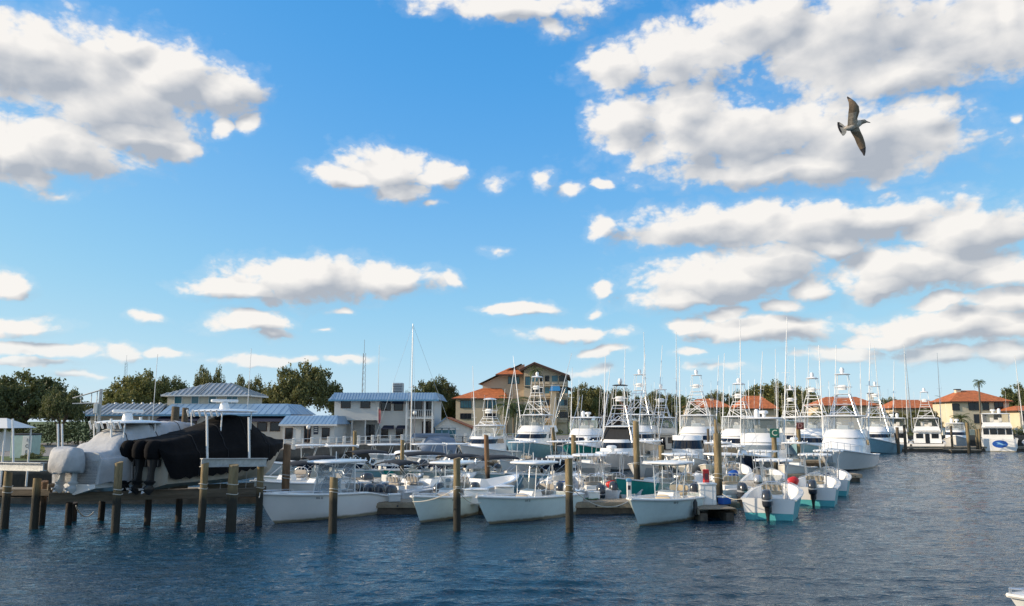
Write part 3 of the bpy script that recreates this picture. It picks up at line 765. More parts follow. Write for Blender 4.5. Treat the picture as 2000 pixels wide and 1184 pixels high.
        MB().slab((xt, 0, zT), 1.3, 1.5, .06, .02, 5).build('tower_platform', gel, t)
        pipe(t, 'belly_rail', [[(xt + .75 * math.cos(a * .5236), .85 * math.sin(a * .5236), zT + .75) for a in range(13)]] + [[(xt + .7 * math.cos(a * 1.5708 + .785), .8 * math.sin(a * 1.5708 + .785), zT + .06), (xt + .72 * math.cos(a * 1.5708 + .785), .82 * math.sin(a * 1.5708 + .785), zT + .75)] for a in range(4)], .03, alu_p)
        cb = MB().stack([(xt + .38, 0, zT + .45, .34, .8), (xt + .36, 0, zT + .85, .38, .85), (xt + .34, 0, zT + .95, .2, .6)], 14, 3); cb.build('control_box', gel, t)
        pipe(t, 'shade_frame', [[(xt + sx * .6, sg * .65, zT + .7), (xt + sx * .45, sg * .5, zT + 2.0)] for sx in (1, -1) for sg in (1, -1)], .028, alu_p)
        MB().slab((xt, 0, zT + 2.0), 1.25 + .25 * style, 1.3 + .2 * (style == 1), .05, .08 + .1 * (style == 2), 3.5).build('sunshade', canvas or gel, t)
        if radar:
            MB().stack([(xt, 0, zT + 2.1, .2, .2), (xt, 0, zT + 2.3, .42, .42), (xt, 0, zT + 2.55, .44, .44), (xt, 0, zT + 2.72, .26, .26)], 14, 2).build('radar_dome', gel, t)
        zt2 = zT + 2.1
    elif radar and htop:
        MB().stack([(xh + .3, .3, zt + .15, .3, .3), (xh + .3, .3, zt + .45, .35, .35), (xh + .3, .3, zt + .5, .75, .75), (xh + .3, .3, zt + .68, .75, .75), (xh + .3, .3, zt + .76, .5, .5)], 16, 2).build('radar_dome', gel, t)
        MB().stack([(xh - .3, -.5, zt + .12, .36, .36), (xh - .3, -.5, zt + .45, .5, .5), (xh - .3, -.5, zt + .75, .45, .45), (xh - .3, -.5, zt + .9, .2, .2)], 14, 2).build('satellite_dome', gel, t)
    if outr:
        for sg in (1, -1):
            a = Vector((xh + .2, sg * (hw + .1), z3 - .2)); b_ = Vector((xh - outback, sg * (hw + .1 + out_lean), z3 + outr))
            mm = MB(); mm.tube([a, a.lerp(b_, .3), a.lerp(b_, .65), b_], .08, 6, True, .03)
            for f in (.28, .55):
                q = a.lerp(b_, f); mm.tube([q + Vector((0, -.35 * sg, 0)), q + Vector((0, .35 * sg, 0))], .015, 5)
                mm.tube([q + Vector((0, .35 * sg, 0)), a.lerp(b_, f + .3)], .008, 4)
                mm.tube([q + Vector((0, .35 * sg, 0)), a.lerp(b_, f - .22)], .008, 4)
            mm.build('outrigger', alu if int(outr * 2) % 5 == 0 else alu_p, t)
    for q in range(ant):
        sg = 1 if q % 2 else -1
        z_ = (zt if not tower else zt)
        pipe(t, 'antenna', [[(xh - .6 - .3 * q, sg * hw * .7, z_), (xh - 1.2 - .3 * q, sg * (hw * .75), z_ + 3.6 + .7 * q)]], .014, alu_p, 5)
    if mast: pipe(t, 'mast', [[(xh, 0, zt), (xh, 0, zt + mast)]], .03, alu_p)
    if brail:
        idx = [int(17 * f) for f in (.5, .6, .7, .8, .88, .94)] + [16]
        pts = [(s[i][0] - .1, max(0, s[i][1] - .15), s[i][2] + .65) for i in idx]
        for sg in (1, -1):
            pipe(t, 'bow_rail', [[(q[0], sg * q[1], q[2]) for q in pts]] + [[(q[0], sg * q[1], q[2]), (q[0], sg * q[1], q[2] - .65)] for q in pts], .022)
    return t

def cover_mat_ripples(v, amp, seed):
    a = abs(math.sin(v[0] * 2.6 + v[2] * 1.3 + seed)); b = abs(math.sin(v[0] * 4.1 - v[2] * 2.2 + v[1] + seed * 2))
    return amp * ((1 - a) ** 2 * 1.6 + (1 - b) ** 3 * 1.2 + math.sin(v[2] * 5 + v[0] * 3.3) * .3 - .4)

def lift_boat(label, pos, head, z, L, B, canvas, hullm, neng, ec, prof, ttx, ttz, ttl, seed, engcover=None, low=None):
    """boat resting on a lift, with a fitted cover; prof: (t, ridge height above sheer, ridge half width share)"""
    t = thing('covered_boat', label, 'boat', (pos[0], pos[1], z), head)
    rows = hull_pts(L, B, 1.55, 1.15, .36, .16 * L, N=44)
    add_hull(t, rows, hullm, low or hullm, 1); 
    s = rows[4]; rr = []
    n = len(s)
    for i, p in enumerate(s):
        tt = i / (n - 1)
        for (a, b_) in zip(prof[:-1], prof[1:]):
            if a[0] <= tt <= b_[0]:
                q = (tt - a[0]) / (b_[0] - a[0]); h = lerp(a[1], b_[1], q); w = lerp(a[2], b_[2], q); break
        hem = lerp(p[2] - .98, p[2] - .15, sst(.5, 1, tt)) + .07 * math.sin(i * 2.3 + seed)
        sec = []
        for (yk, zk) in ((1.02, None), (1.04, -.01), (1.04, 0), (1.01, .1), (lerp(1, w, .22), .2), (lerp(1, w, .36), .35), (lerp(1, w, .5), .5), (lerp(1, w, .64), .63), (lerp(1, w, .78), .76), (lerp(1, w, .9), .87), (w * .94, .94), (w * .7, .985), (w * .35, .995), (0, 1.0)):
            zz = hem if zk is None else p[2] + zk * h + .03 - (.3 if zk == -.01 else 0)
            y = p[1] * yk
            rp = cover_mat_ripples((p[0], y, zz), (.022 if canvas is canv_b else .07) * min(1, p[1]), seed)
            sec.append((p[0], max(0, y + (rp if yk else 0)), zz + (rp * .6 if yk < .9 else 0)))
        rr.append(sec)
    if canvas is canv_b:                                  # the cover runs on over the engine tops
        pre = []
        for (dx, ky, lo_, dz) in ((-.40, .70, .34, -.04),):
            pre.append([(q[0] + dx, q[1] * ky, max(q[2] + dz, rr[0][2][2] + lo_)) for q in rr[0]])
        rr = pre + rr
    m = MB()
    for sg in (1, -1): m.loft([[(q[0], sg * q[1], q[2]) for q in sec] for sec in rr], closed=False)
    a = rr[0]; m.loft([a, [(q[0], -q[1], q[2]) for q in a]], closed=False)
    cv = m.build('cover', canvas, t, 60)
    for k in (7, 15, 23, 31):
        sc_ = rr[k]; pts = [(q[0], q[1] + .015, q[2] + .008) for q in sc_] + [(q[0], -q[1] - .015, q[2] + .008) for q in reversed(sc_[:-1])]
        MB().tube(pts, .016, 5).build('strap', canv_dk, cv)
    hw = B * .36
    ht = MB().slab((ttx, 0, ttz), ttl, hw * 2.1, .08, .10, 4).build('hardtop', gel, t, 40)
    MB().stack([(ttx - .1, 0, ttz + .12, .5, .5), (ttx - .1, 0, ttz + .4, .4, .4), (ttx - .1, 0, ttz + .5, .3, .3)], 14, 2.4).build('radar_pedestal', gel, t)
    ar = MB(); ar.box((0, 0, 0), (.22, 1.35, .15), .05); ar.xf(Matrix.Translation((ttx - .1, 0, ttz + .58)) @ Matrix.Rotation(R(58), 4, 'Z')); ar.build('radar_scanner', gel, t)
    for k in range(6):
        yy = (k - 2.5) * hw * .34
        MB().tube([(ttx - ttl / 2 + .05, yy, ttz - .22), (ttx - ttl / 2 - .1, yy, ttz + .1)], .045, 8).build('rod_holder', alu_p, t)
    for sg in (1, -1):
        pipe(t, 'top_leg', [[(ttx - ttl * .4, sg * hw * .8, 1.4), (ttx - ttl * .42, sg * hw * .9, ttz)]], .035, alu_p)
        pipe(t, 'top_leg', [[(ttx + ttl * .3, sg * hw * .8, 1.4), (ttx + ttl * .25, sg * hw * .9, ttz)]], .035, alu_p)
    pipe(t, 'antenna', [[(ttx + .5, -hw * .9, ttz), (ttx + .5, -hw * .95, ttz + 3.3)]], .014, alu_p)
    for k in range(neng):
        yy = (k - (neng - 1) / 2) * .72
        o = outboard(t, -L / 2 - .05, yy, .95 if engcover else 1.0, engcover if engcover else ec, .84 if engcover else 1.05, R(4), black if not engcover else gel_grey)
    if engcover:                                          # loose bag tied over the engines
        b = MB(); cx = -L / 2 - .47
        secs = []
        for (zz, lx, ly) in ((.62, .92, 1.3), (.72, 1.02, 1.42), (1.0, 1.06, 1.46), (1.28, 1.02, 1.44), (1.52, .92, 1.36), (1.66, .7, 1.2), (1.7, .3, .7)): secs.append((cx, 0, zz, lx, ly))
        b.stack(secs, 36, 3.2)
        b.v = [(x + .09 * (1 - abs(math.sin(y * 4 + zz * 3))) ** 2 - .03, y + .08 * (1 - abs(math.sin(x * 5 + zz * 4))) ** 2 * (1 if y > 0 else -1), zz + .05 * math.sin(x * 5 + y * 6)) for x, y, zz in b.v]
        b.build('engine_cover', engcover, t, 60)
    return t

# ------------------------------------------------------------------ docks and pilings
def piling(px, by, ty, r=.16, mat=woodp, label='', lean=None, cap=None, Y=None):
    if lean is None: lean = (random.uniform(-.018, .018), random.uniform(-.01, .01))
    b = W(px, by) if Y is None else Vector((P(px, 820, Y).x, Y, 0))
    zt = P(px, ty, b.y).z
    m = MB(); n = 12; rings = []
    ph = random.uniform(0, 6)
    for k in range(7):
        f = k / 6; z = lerp(-1.2, zt, f)
        rr = r * lerp(1.06, .95, f) * (1 + .03 * math.sin(ph + k * 2.1))
        rings.append([(lean[0] * f * zt + rr * math.cos(a) * (1 + .03 * math.sin(3 * a + ph)), lean[1] * f * zt + rr * math.sin(a), z + (.04 * math.sin(a + ph) if k == 6 else 0)) for a in [2 * math.pi * j / n for j in range(n)]])
    m.loft(rings, True, True)
    o = m.build('piling', mat, None, 50); o.location = (b.x, b.y, 0)
    if r >= .155 and zt > 2.2 and b.y < 60:
        for q in range(2):
            zz = 1.75 + .05 * q + random.uniform(-.2, .25)
            MB().tube([((r + .02) * math.cos(k * .5236), (r + .02) * math.sin(k * .5236), zz + .02 * math.sin(k)) for k in range(13)], .018, 5).build('rope_loop', rope, o)
    tag(o, label, 'piling', 'mooring pilings')
    return o
PIL = [  # px, waterline y, top y, radius, label
 (8, 1034, 922, .17, 'weathered piling at the far left edge of the boat lifts'),
 (66, 1034, 935, .17, 'green-stained piling just left of the grey engine cover'),
 (225, 1040, 903, .17, 'tall piling standing between the grey covered and black covered boats'),
 (392, 1040, 905, .16, 'piling under the left end of the metal lift beam'),
 (450, 1038, 908, .22, 'thick double piling under the middle of the metal lift beam'),
 (505, 1027, 905, .16, 'piling under the right end of the metal lift beam'),
 (650, 1042, 933, .18, 'short piling in front of the leftmost center console boat'),
 (893, 1036, 895, .16, 'piling in front of the second center console boat from the left'),
 (1113, 1040, 897, .165, 'piling sunlit orange at the stern of the third center console boat'),
 (1405, 1003, 848, .20, 'stout tall piling beside the white dock box')]
for a in PIL: piling(a[0], a[1], a[2], a[3], woodp, a[4])
for (px, by, ty, lb) in ((80, 1026, 940, 'dark piling half hidden behind the green-stained piling'), (133, 1027, 980, 'short dark piling under the grey covered boat'), (143, 1018, 982, 'short piling close behind another under the grey covered boat'),
                         (197, 1018, 980, 'short piling below the hull of the grey covered boat'), (287, 1025, 974, 'short piling below the engines of the black covered boat'), (348, 1020, 972, 'short piling below the middle of the black covered boat')):
    piling(px, by, ty, .15, woodp2, lb)
PIL2 = [(563, 41.5, 868, .20, woodp2, 'tall dark piling behind the bow of the leftmost center console boat'), (955, 56, 850, .17, woodp2, 'leaning reddish brown piling before the flared sportfishing yacht'),
        (787, 57, 860, .14, woodp, 'slim pale piling among the dark canopy boats'), (694, 78, 842, .19, woodp, 'dark piling in front of the white two-storey building'), (1242, 57, 823, .22, woodp, 'tall thick piling behind the red bag boat'),
        (1120, 72, 850, .22, woodp, 'piling before the teal-hulled yacht with white house'), (1290, 62, 870, .22, woodp, 'short thick piling left of the pilothouse boat'), (1398, 86, 820, .2, woodp, 'distant piling just above the stout tall piling'),
        (1089, 92, 835, .24, woodp, 'slanting piling right of the flared sportfishing yacht'), (1382, 90, 838, .14, woodk, 'thin dark distant piling right of the pilothouse boat'),
        (1510, 60, 845, .2, woodp, 'piling that carries the green letter sign'), (1558, 72, 832, .2, woodp, 'piling that carries the dark red letter sign'), (1751, 116, 835, .22, woodk, 'dark piling at the left end of the far dock'),
        (1765, 118, 830, .2, woodk, 'second dark piling from the left on the far dock'), (1856, 119, 832, .16, woodk, 'piling with a white cap right of the stern-on tower yacht'), (1888, 116, 826, .22, woodp, 'piling on the small floating platform'),
        (1905, 119, 838, .2, woodp, 'piling left of the yacht with the blue oval'), (1910, 122, 838, .2, woodp, 'rearmost piling left of the yacht with the blue oval'), (342, 62, 795, .3, woodk, 'big dark piling behind the black covered boat'), (361, 64, 797, .26, woodk, 'smaller dark piling beside the big one behind the black covered boat')]
for (px, Y, ty, r, mt, lb) in PIL2:
    o = piling(px, 0, ty, r, mt, lb, Y=Y, lean=((-.05, 0) if px in (955,) else ((-.16, 0) if px == 1089 else (0, 0))))

def dock(label, a, b, w, z=.55, th=.32, boards=True):
    a, b = Vector((a[0], a[1], 0)), Vector((b[0], b[1], 0)); d = (b - a); Ln = d.length; h = math.atan2(d.y, d.x)
    t = thing('dock', label, 'dock', ((a.x + b.x) / 2, (a.y + b.y) / 2, 0), h)
    m = MB(); n = int(Ln / .15)
    for i in range(n):
        x = -Ln / 2 + (i + .5) * Ln / n
        m.box((x, random.uniform(-.012, .012), z + .02 + random.uniform(-.003, .003)), (Ln / n - .012, w, .04))
    tag(m.build('deck_boards', woodd, t, 0), kind='stuff')
    for sg in (1, -1):
        MB().box((0, sg * (w / 2 + .035), z - .12), (Ln, .05, .24), .01).build('side_beam', woodd, t)
        fl = MB().box((0, sg * (w / 2 - .25), .12), (Ln - .3, .4, .5), .04); fl.build('float', fender, t)
        k = int(Ln / 1.1)
        bl = MB()
        for i in range(k): bl.box((-Ln / 2 + (i + .5) * Ln / k, sg * (w / 2 + .065), z - .14), (.09, .02, .09))
        tag(bl.build('bolts', boot, t, 0), kind='stuff')
    return t
dock('floating wooden dock running behind the front row of boats', (-12.0, 42.6), (11.6, 42.6), 1.9)
dock('short dock end beside the nearest stern-out boat', (9.75, 38.7), (9.4, 41.6), 1.8)
dock('narrow finger dock left of the second stern-out boat', (14.2, 46.6), (16.9, 52.4), .9)
dock('dock under the bow of the big bow-on yacht', (12, 63.5), (27, 63.5), 1.6)
dock('low wooden dock behind the boat lifts on the left', (-40, 47.5), (-12.6, 47.5), 1.8, .75)
dock('dock among the dark canopy boats', (-18, 58.5), (12, 58.5), 1.6)
dock('dock before the far sportfishing yachts', (-8, 84.5), (34, 84.5), 1.6)
dock('far dock behind the open water on the right', (54, 122.5), (120, 124.5), 1.8, .7)
fp = thing('floating_platform', 'small square wooden float beside the far dock', 'platform', (65.5, 117.8, 0))
MB().box((0, 0, .42), (4.4, 2.4, .12), .02).build('deck', woodd, fp)
MB().box((0, 0, .2), (4.2, 2.2, .3), .02).build('float', fender, fp)

# ------------------------------------------------------------------ boat lifts on the left
def beam(name, label, pts, sz, mat, cat='beam'):
    a, b = Vector(pts[0]), Vector(pts[1]); d = b - a
    m = MB().box((0, 0, 0), (d.length, sz[0], sz[1] * .96), .012)
    if mat is steel:
        m = MB(); m.box((0, 0, sz[1] / 2), (d.length, sz[0], .03)); m.box((0, 0, -sz[1] / 2), (d.length, sz[0], .03)); m.box((0, 0, 0), (d.length, .05, sz[1] - .03))
    o = m.build(name, mat, None, 0); o.location = (a + b) / 2; o.rotation_euler = d.to_track_quat('X', 'Z').to_euler()
    return tag(o, label, cat)
lz = 2.92
a_, b_, c_ = W(392, 1040), W(450, 1038), W(505, 1027)
beam('lift_beam', 'grey metal beam across the pilings before the black covered boat', (P(393, 904, a_.y), P(520, 903, c_.y)), (.3, .34), steel)
beam('lift_beam', 'grey metal beam end on the left-hand lift pilings', (P(-30, 910, 35.5), P(85, 912, 34)), (.3, .32), steel)
beam('lift_timber', 'long brown timber tying the lift pilings below the black boat', (P(95, 972, 35.5), P(520, 961, 38.5)), (.16, .42), woodk)
beam('lift_timber', 'brown timber behind the left-hand lift pilings', (P(-20, 962, 37.5), P(100, 962, 37)), (.14, .3), woodk)
beam('lift_timber', 'rear timber below the hull of the black covered boat', (P(150, 968, 40.5), P(520, 955, 43.5)), (.16, .3), woodk)
for (p0, p1, lb) in ((P(440, 905, b_.y), P(440, 950, b_.y), 'near'), ):
    pass
for (px, y0, y1, Y, lb) in ((405, 812, 905, 37.5, 'white guide pole on the left of the black covered boat'), (487, 815, 905, 38.5, 'white guide pole on the right of the black covered boat'),
                            (218, 818, 930, 37, 'white guide pole beside the grey covered boat'), (275, 815, 870, 39, 'rear white guide pole of the grey covered boat'),
                            (114, 828, 885, 45, 'left one of two thin white guide poles behind the grey engine cover'), (122, 828, 885, 46, 'right one of two thin white guide poles behind the grey engine cover'), (26, 818, 905, 44, 'white pole under the small white canopy')):
    a, b = P(px, y1, Y), P(px - 1, y0, Y)
    o = MB().tube([(0, 0, 0), (b.x - a.x, 0, b.z - a.z)], .055, 8).build('guide_pole', alu_p); o.location = a
    tag(o, lb, 'pole', 'white guide poles')
for i, (px, Y) in enumerate(((255, 36.5), (330, 37.6), (430, 40), (480, 41.5))):
    o = MB().tube([(0, 0, 0), (0, 0, 1.05)], .012, 6).build('lift_cable', steel); o.location = P(px, 955, Y)
    tag(o, ('first', 'second', 'third', 'fourth')[i] + ' lift cable from the left under the black covered boat', 'cable')
for i, (a, b, lb) in enumerate((((290, 36.9), (330, 38.9), 'aft bunk carrying the hull of the black covered boat'), ((425, 41.5), (460, 43.2), 'forward bunk carrying the hull of the black covered boat'), ((118, 36.8), (170, 38.2), 'aft bunk carrying the hull of the grey covered boat'), ((230, 40.5), (270, 42), 'forward bunk carrying the hull of the grey covered boat'))):
    beam('lift_bunk', lb, (P(a[0] - 25, 952, a[1] - .2), P(b[0] + 35, 948, b[1])), (.2, .3), woodk)

hd = math.atan2(.93, .37)
blk = [(0, .72, .85), (.12, .9, .66), (.30, 1.3, .50), (.46, 1.75, .46), (.58, 1.66, .42), (.68, 1.0, .38), (.79, .5, .34), (.9, .24, .3), (1, .12, .1)]
lift_boat('boat under a black fitted cover on a lift, three black outboards', (-14.75, 41.3), hd, 1.95, 9.7, 3.0, canv_b, M('hull_dull', (.42, .38, .31), .5), 3, canv_b, blk, .05, 3.18, 3.2, 1.3)
gry = [(0, .3, .8), (.07, .4, .78), (.17, 1.25, .55), (.27, 1.52, .50), (.60, 1.5, .50), (.78, 1.05, .42), (.9, .5, .3), (1, .1, .1)]
lift_boat('boat under a grey canvas cover on the leftmost lift, engines bagged', (-17.55, 40.0), hd + .02, 1.85, 9.2, 2.9, canv_g, gel, 2, cowl, gry, -1.85, 2.72, 2.7, 4.0, canv_g)

# ------------------------------------------------------------------ front row
def wp(px, y): p = W(px, y); return (p.x, p.y)
centre_console('white center console with clear windscreen curtains, leftmost of the front row', wp(540, 1022), wp(745, 1000), L=7.7, B=2.6, fb=1.35, fs=1.12, drop=.28, ttz=2.62, ttl=2.9, curtains=True, eng=((.42, cowl), (-.42, cowl)), extras=('letters', 'light'), ttx=-.12, turn=.10)
centre_console('ice blue center console behind the second piling of the front row', wp(824, 1021), wp(926, 1001), L=6.6, B=2.4, hull=foam, fb=1.22, fs=.95, ttz=2.55, eng=((0, cowl),), extras=('letters',), seat=cush_g, undert=foam2, turn=.12)
centre_console('pale seafoam center console in the middle of the front row', wp(958, 1023), wp(1128, 1002), L=7.2, B=2.5, hull=foam, fb=1.24, fs=1.0, ttz=2.58, eng=((.0, cowl2),), extras=('letters', 'light'), seat=cush_g, undert=foam2, turn=.14)
centre_console('blue-green center console with tan seat, rightmost of the front row', wp(1252, 1028), wp(1388, 1004), L=7.6, B=2.55, hull=foam, fb=1.22, fs=.98, ttz=2.6, eng=((0, cowl),), extras=('letters',), seat=cush, undert=foam2, turn=.16)
# stern-out boats on the right of the dock
hs = math.atan2(.92, .41)
def stern_at(px, y, L, head):      # bow position from where the transom meets the water
    p = W(px, y); return (p.x + math.cos(head) * L * .86, p.y + math.sin(head) * L * .86)
centre_console('aqua-bottomed center console showing its transom and single outboard, nearest on the right', stern_at(1502, 1016, 6.8, hs), head=hs, L=6.8, B=2.65, hull=aqua, transom=gel, fb=1.25, fs=.98, ttz=2.62, ttl=1.9, eng=((0, cowl),), seat=cush, extras=('antenna',), ttx=-.02)
centre_console('aqua-bottomed center console with red bag, second of the stern-out boats', stern_at(1590, 988, 6.8, hs), head=hs, L=6.8, B=2.6, hull=aqua, transom=gel, fb=1.25, fs=.98, ttz=2.62, ttl=1.9, eng=((0, cowl),), seat=cush, ttx=-.02)
centre_console('aqua-bottomed center console farthest back of the stern-out boats', stern_at(1618, 968, 6.6, hs), head=hs, L=6.6, B=2.6, hull=aqua, transom=gel, fb=1.25, fs=.98, ttz=2.62, ttl=1.9, eng=((0, cowl),), seat=cush_w, ttx=-.02)
# second row, sterns to the dock
h2 = math.atan2(.80, .60)
def row2(lb, px, Y, head, **k):
    x = (px - 1000) / F * Y
    L = k.get('L', 6.6)
    return centre_console(lb, (x + math.cos(head) * L * .86, Y + math.sin(head) * L * .86), head=head, L=L, **{q: v for q, v in k.items() if q != 'L'})
row2('white open boat with twin dark outboards behind the leftmost front boat', 728, 45.0, h2, L=7.6, top=False, lod=0, eng=((.4, cowl), (-.4, cowl)))
row2('white open boat with one big dark outboard left of the second front boat', 765, 45.2, h2, L=7.6, top=False, lod=0, eng=((0, cowl),), fb=1.4)
row2('white hull with low console behind the second front boat', 870, 45.5, h2, L=7, top=False, lod=0, eng=((0, cowl),))
row2('white center console with hooped dark outboard behind the seafoam boat', 1092, 46.0, math.atan2(.95, .1), L=6.4, lod=1, ttz=2.5, eng=((0, cowl),), seat=cush_w)
row2('white center console with tilted dark outboard left of the red bag boat', 1166, 45.4, math.atan2(.95, -.1), L=6.6, lod=1, ttz=2.62, eng=((0, cowl),), tilt=R(-8), extras=('antenna',))
row2('white center console carrying a bright red bag at its stern', 1208, 46.4, math.atan2(.95, -.06), L=6.6, lod=1, ttz=2.7, topm=gel, eng=((.5, cowl),), extras=('radar',))
row2('white center console with rod rack behind the blue-green front boat', 1348, 46.2, math.atan2(.95, -.1), L=6.6, lod=1, ttz=2.62, eng=((0, cowl),), seat=cush)
row2('white center console with blue bag behind the stout tall piling', 1440, 45.8, math.atan2(.95, -.16), L=6.6, lod=1, ttz=2.65, hull=gel, eng=((.2, cowl),), seat=cush, undert=foam2)
row2('white center console with canvas bow left of the aqua transom boat', 1472, 52, hs, L=6.4, lod=0, ttz=2.6, eng=((0, cowl2),))
centre_console('teal-hulled open boat bow-on left of the rightmost front boat', wp(1222, 985), head=math.atan2(-.72, -.69), L=6.4, B=2.3, hull=teal, low=gel, split=2, top=False, lod=0, eng=((0, cowl2),), fb=1.45, fs=1.0)
centre_console('white open boat with white bow tucked behind the leftmost front boat', wp(520, 985), head=math.atan2(-.65, -.75), L=7.2, B=2.4, top=False, lod=0, eng=((0, cowl),), fb=1.3, fs=1.0)
centre_console('pale blue small boat under the right end of the lift beam', wp(512, 975), head=math.atan2(-.8, -.3), L=5.5, B=2.1, hull=skyb, top=False, lod=0, eng=((0, cowl),), fb=1.2, fs=.9)
# third row: canopy boats
h3 = math.atan2(-.55, -.83)
def row3(lb, px, Y, head=h3, **k): return bimini_boat(lb, ((px - 1000) / F * Y, Y), head, **k)
row3('pale blue hulled canopy boat right of the leftmost front boat', 735, 63, hull=skyb, L=6.6, bl=2.8, bz=2.35, bx=.6)
row3('teal-hulled boat under a long dark canopy', 825, 62, hull=teal, L=6.2, bl=3.4, bz=2.25, bx=0)
row3('pale blue canopy boat left of the reddish brown piling', 900, 60, hull=skyb, L=6.0, bl=3.0, bz=2.15, bx=0)
row3('sky blue canopy boat right of the reddish brown piling', 965, 59, hull=skyb, L=6.4, bl=3.2, bz=2.1, bx=0)
row3('white canopy boat behind the curtained front boat', 640, 61, hull=gel, L=6.4, bl=2.4, bz=2.0, bx=.3)
row3('light blue canopy boat at the foot of the seafoam boat hardtop', 1055, 58, hull=skyb, L=6.2, bl=2.8, bz=1.95, bx=-.2)
row3('white small boat with black canopy below the slim pale piling', 780, 54, head=math.atan2(.85, .5), hull=gel, L=5.8, bl=2.2, bz=2.0, bx=0)
row3('white small boat with black canopy below the teal hull', 860, 53, head=math.atan2(.85, .5), hull=gel, L=5.8, bl=2.3, bz=1.9, bx=0)
row3('white small boat with black canopy behind the boats by the lifts', 600, 55, head=h3, hull=gel, L=5.8, bl=2.3, bz=1.9, bx=0)
# fourth row: boats with pale tops against the shore
def row4(lb, px, Y, head=math.atan2(-.3, -.95), **k):
    x = (px - 1000) / F * Y
    return centre_console(lb, (x + math.cos(head) * 2.6, Y + math.sin(head) * 2.6), head=head, lod=0, name='hardtop_boat', **k)
row4('white hardtop boat far left of the row by the shore', 590, 70, hull=gel, ttz=2.5, ttl=2.6, ttw=2.2)
row4('white hardtop boat second from the left by the shore', 648, 70, hull=navy, ttz=2.45, ttl=2.8, ttw=2.2)
row4('white double-arch hardtop boat third from the left by the shore', 728, 70, hull=navy, ttz=2.55, ttl=3.0, ttw=2.3, L=8)
row4('white hardtop boat fourth from the left by the shore', 812, 73, hull=navy, ttz=2.5, ttl=3.0, ttw=2.3, L=8)
row4('white hardtop boat rightmost of the row by the shore', 868, 77, hull=gel, ttz=2.4, ttl=2.8, ttw=2.3)

# fifth row: hardtop and cabin boats before the big yachts
def row5(lb, px, Y, head, **k):
    x = (px - 1000) / F * Y; L = k.get('L', 7.4)
    return centre_console(lb, (x + math.cos(head) * L * .36, Y + math.sin(head) * L * .36), head=head, lod=0, name='hardtop_boat', **k)
for (lb, px, Y, hx, kw) in (
    ('white hardtop boat below the flared yacht bow', 1010, 72, -.4, dict(hull=gel, ttz=2.7, ttl=2.6, extras=('antenna',))),
    ('navy hardtop boat left of the teal-hulled yacht', 1085, 74, -.4, dict(hull=navy, ttz=2.7, ttl=2.8, extras=('outrigger',))),
    ('white hardtop boat below the teal-hulled yacht', 1140, 70, -.4, dict(hull=gel, ttz=2.8, ttl=2.6, extras=('outrigger', 'radar'))),
    ('white hardtop boat with outriggers right of the express yacht', 1258, 68, -.4, dict(hull=gel, ttz=2.9, ttl=3.0, L=8.5, extras=('outrigger', 'antenna'))),
    ('cream hardtop boat right of the pilothouse boat', 1392, 66, -.45, dict(hull=gel_warm, ttz=2.8, ttl=2.6, extras=('antenna',))),
    ('white hardtop boat with teal underside left of the navy yacht', 1425, 62, .3, dict(hull=foam2, ttz=2.7, ttl=2.4, extras=('outrigger',))),
    ('white hardtop boat between the sign pilings', 1540, 66, -.5, dict(hull=gel, ttz=2.8, ttl=2.6, extras=('antenna', 'radar')))):
    row5(lb, px, Y, math.atan2(-.88 if hx < 0 else .9, hx), **kw)
# sailing boat
def sailboat(label, px, Y):
    x = (px - 1000) / F * Y; t = thing('sailing_boat', label, 'sailboat', (x, Y, 0), math.atan2(-.4, -.9))
    rows = hull_pts(10, 3.2, 1.3, 1.0, .5, 1.4, N=14); add_hull(t, rows, gel, boot, 1); deck_full(t, rows, gel, 0, .1)
    ring_loft(t, 'coachroof', [plan_ring(2.6, -2, 1.1, 1.0), plan_ring(2.2, -2, 1.0, 1.55), plan_ring(1.9, -2, .9, 1.62)], gel)
    zt = P(px, 633, Y).z
    MB().tube([(.6, 0, 1.5), (.6, 0, zt)], .075, 8, True, .05).build('mast', alu, t)
    MB().tube([(.6, 0, 2.9), (-3.8, 0, 2.8)], .08, 8).build('boom', alu, t)
    MB().stack([(-1.6, 0, 2.95, 4.2, .34), (-1.6, 0, 3.15, 4.2, .4), (-1.6, 0, 3.35, 3.9, .15)], 14).build('sail_cover', canv_bl, t)
    sp = zt * .55
    MB().tube([(.6, -1.0, sp), (.6, 1.0, sp)], .03, 6).build('spreader', alu, t)
    pipe(t, 'rigging', [[(.6, 0, zt - .1), (.6, sg * 1.0, sp), (.6, sg * 1.5, 1.1)] for sg in (1, -1)] + [[(.6, 0, zt - .1), (4.9, 0, 1.3)], [(.6, 0, zt - .1), (-4.9, 0, 1.1)]], .014, alu)
    rr = [[(xx, 1.35 * math.sin(a), 1.1 + hh * math.cos(a)) for a in [R(-90 + 20 * j) for j in range(10)]] for xx, hh in ((-.2, .9), (-1.2, 1.9), (-2.6, 2.0), (-4, 1.8))]
    MB().loft(rr, closed=False).build('dodger', canv_bl, t)
sailboat('sailing boat with slate canvas shelter and tall bare mast', 816, 84)

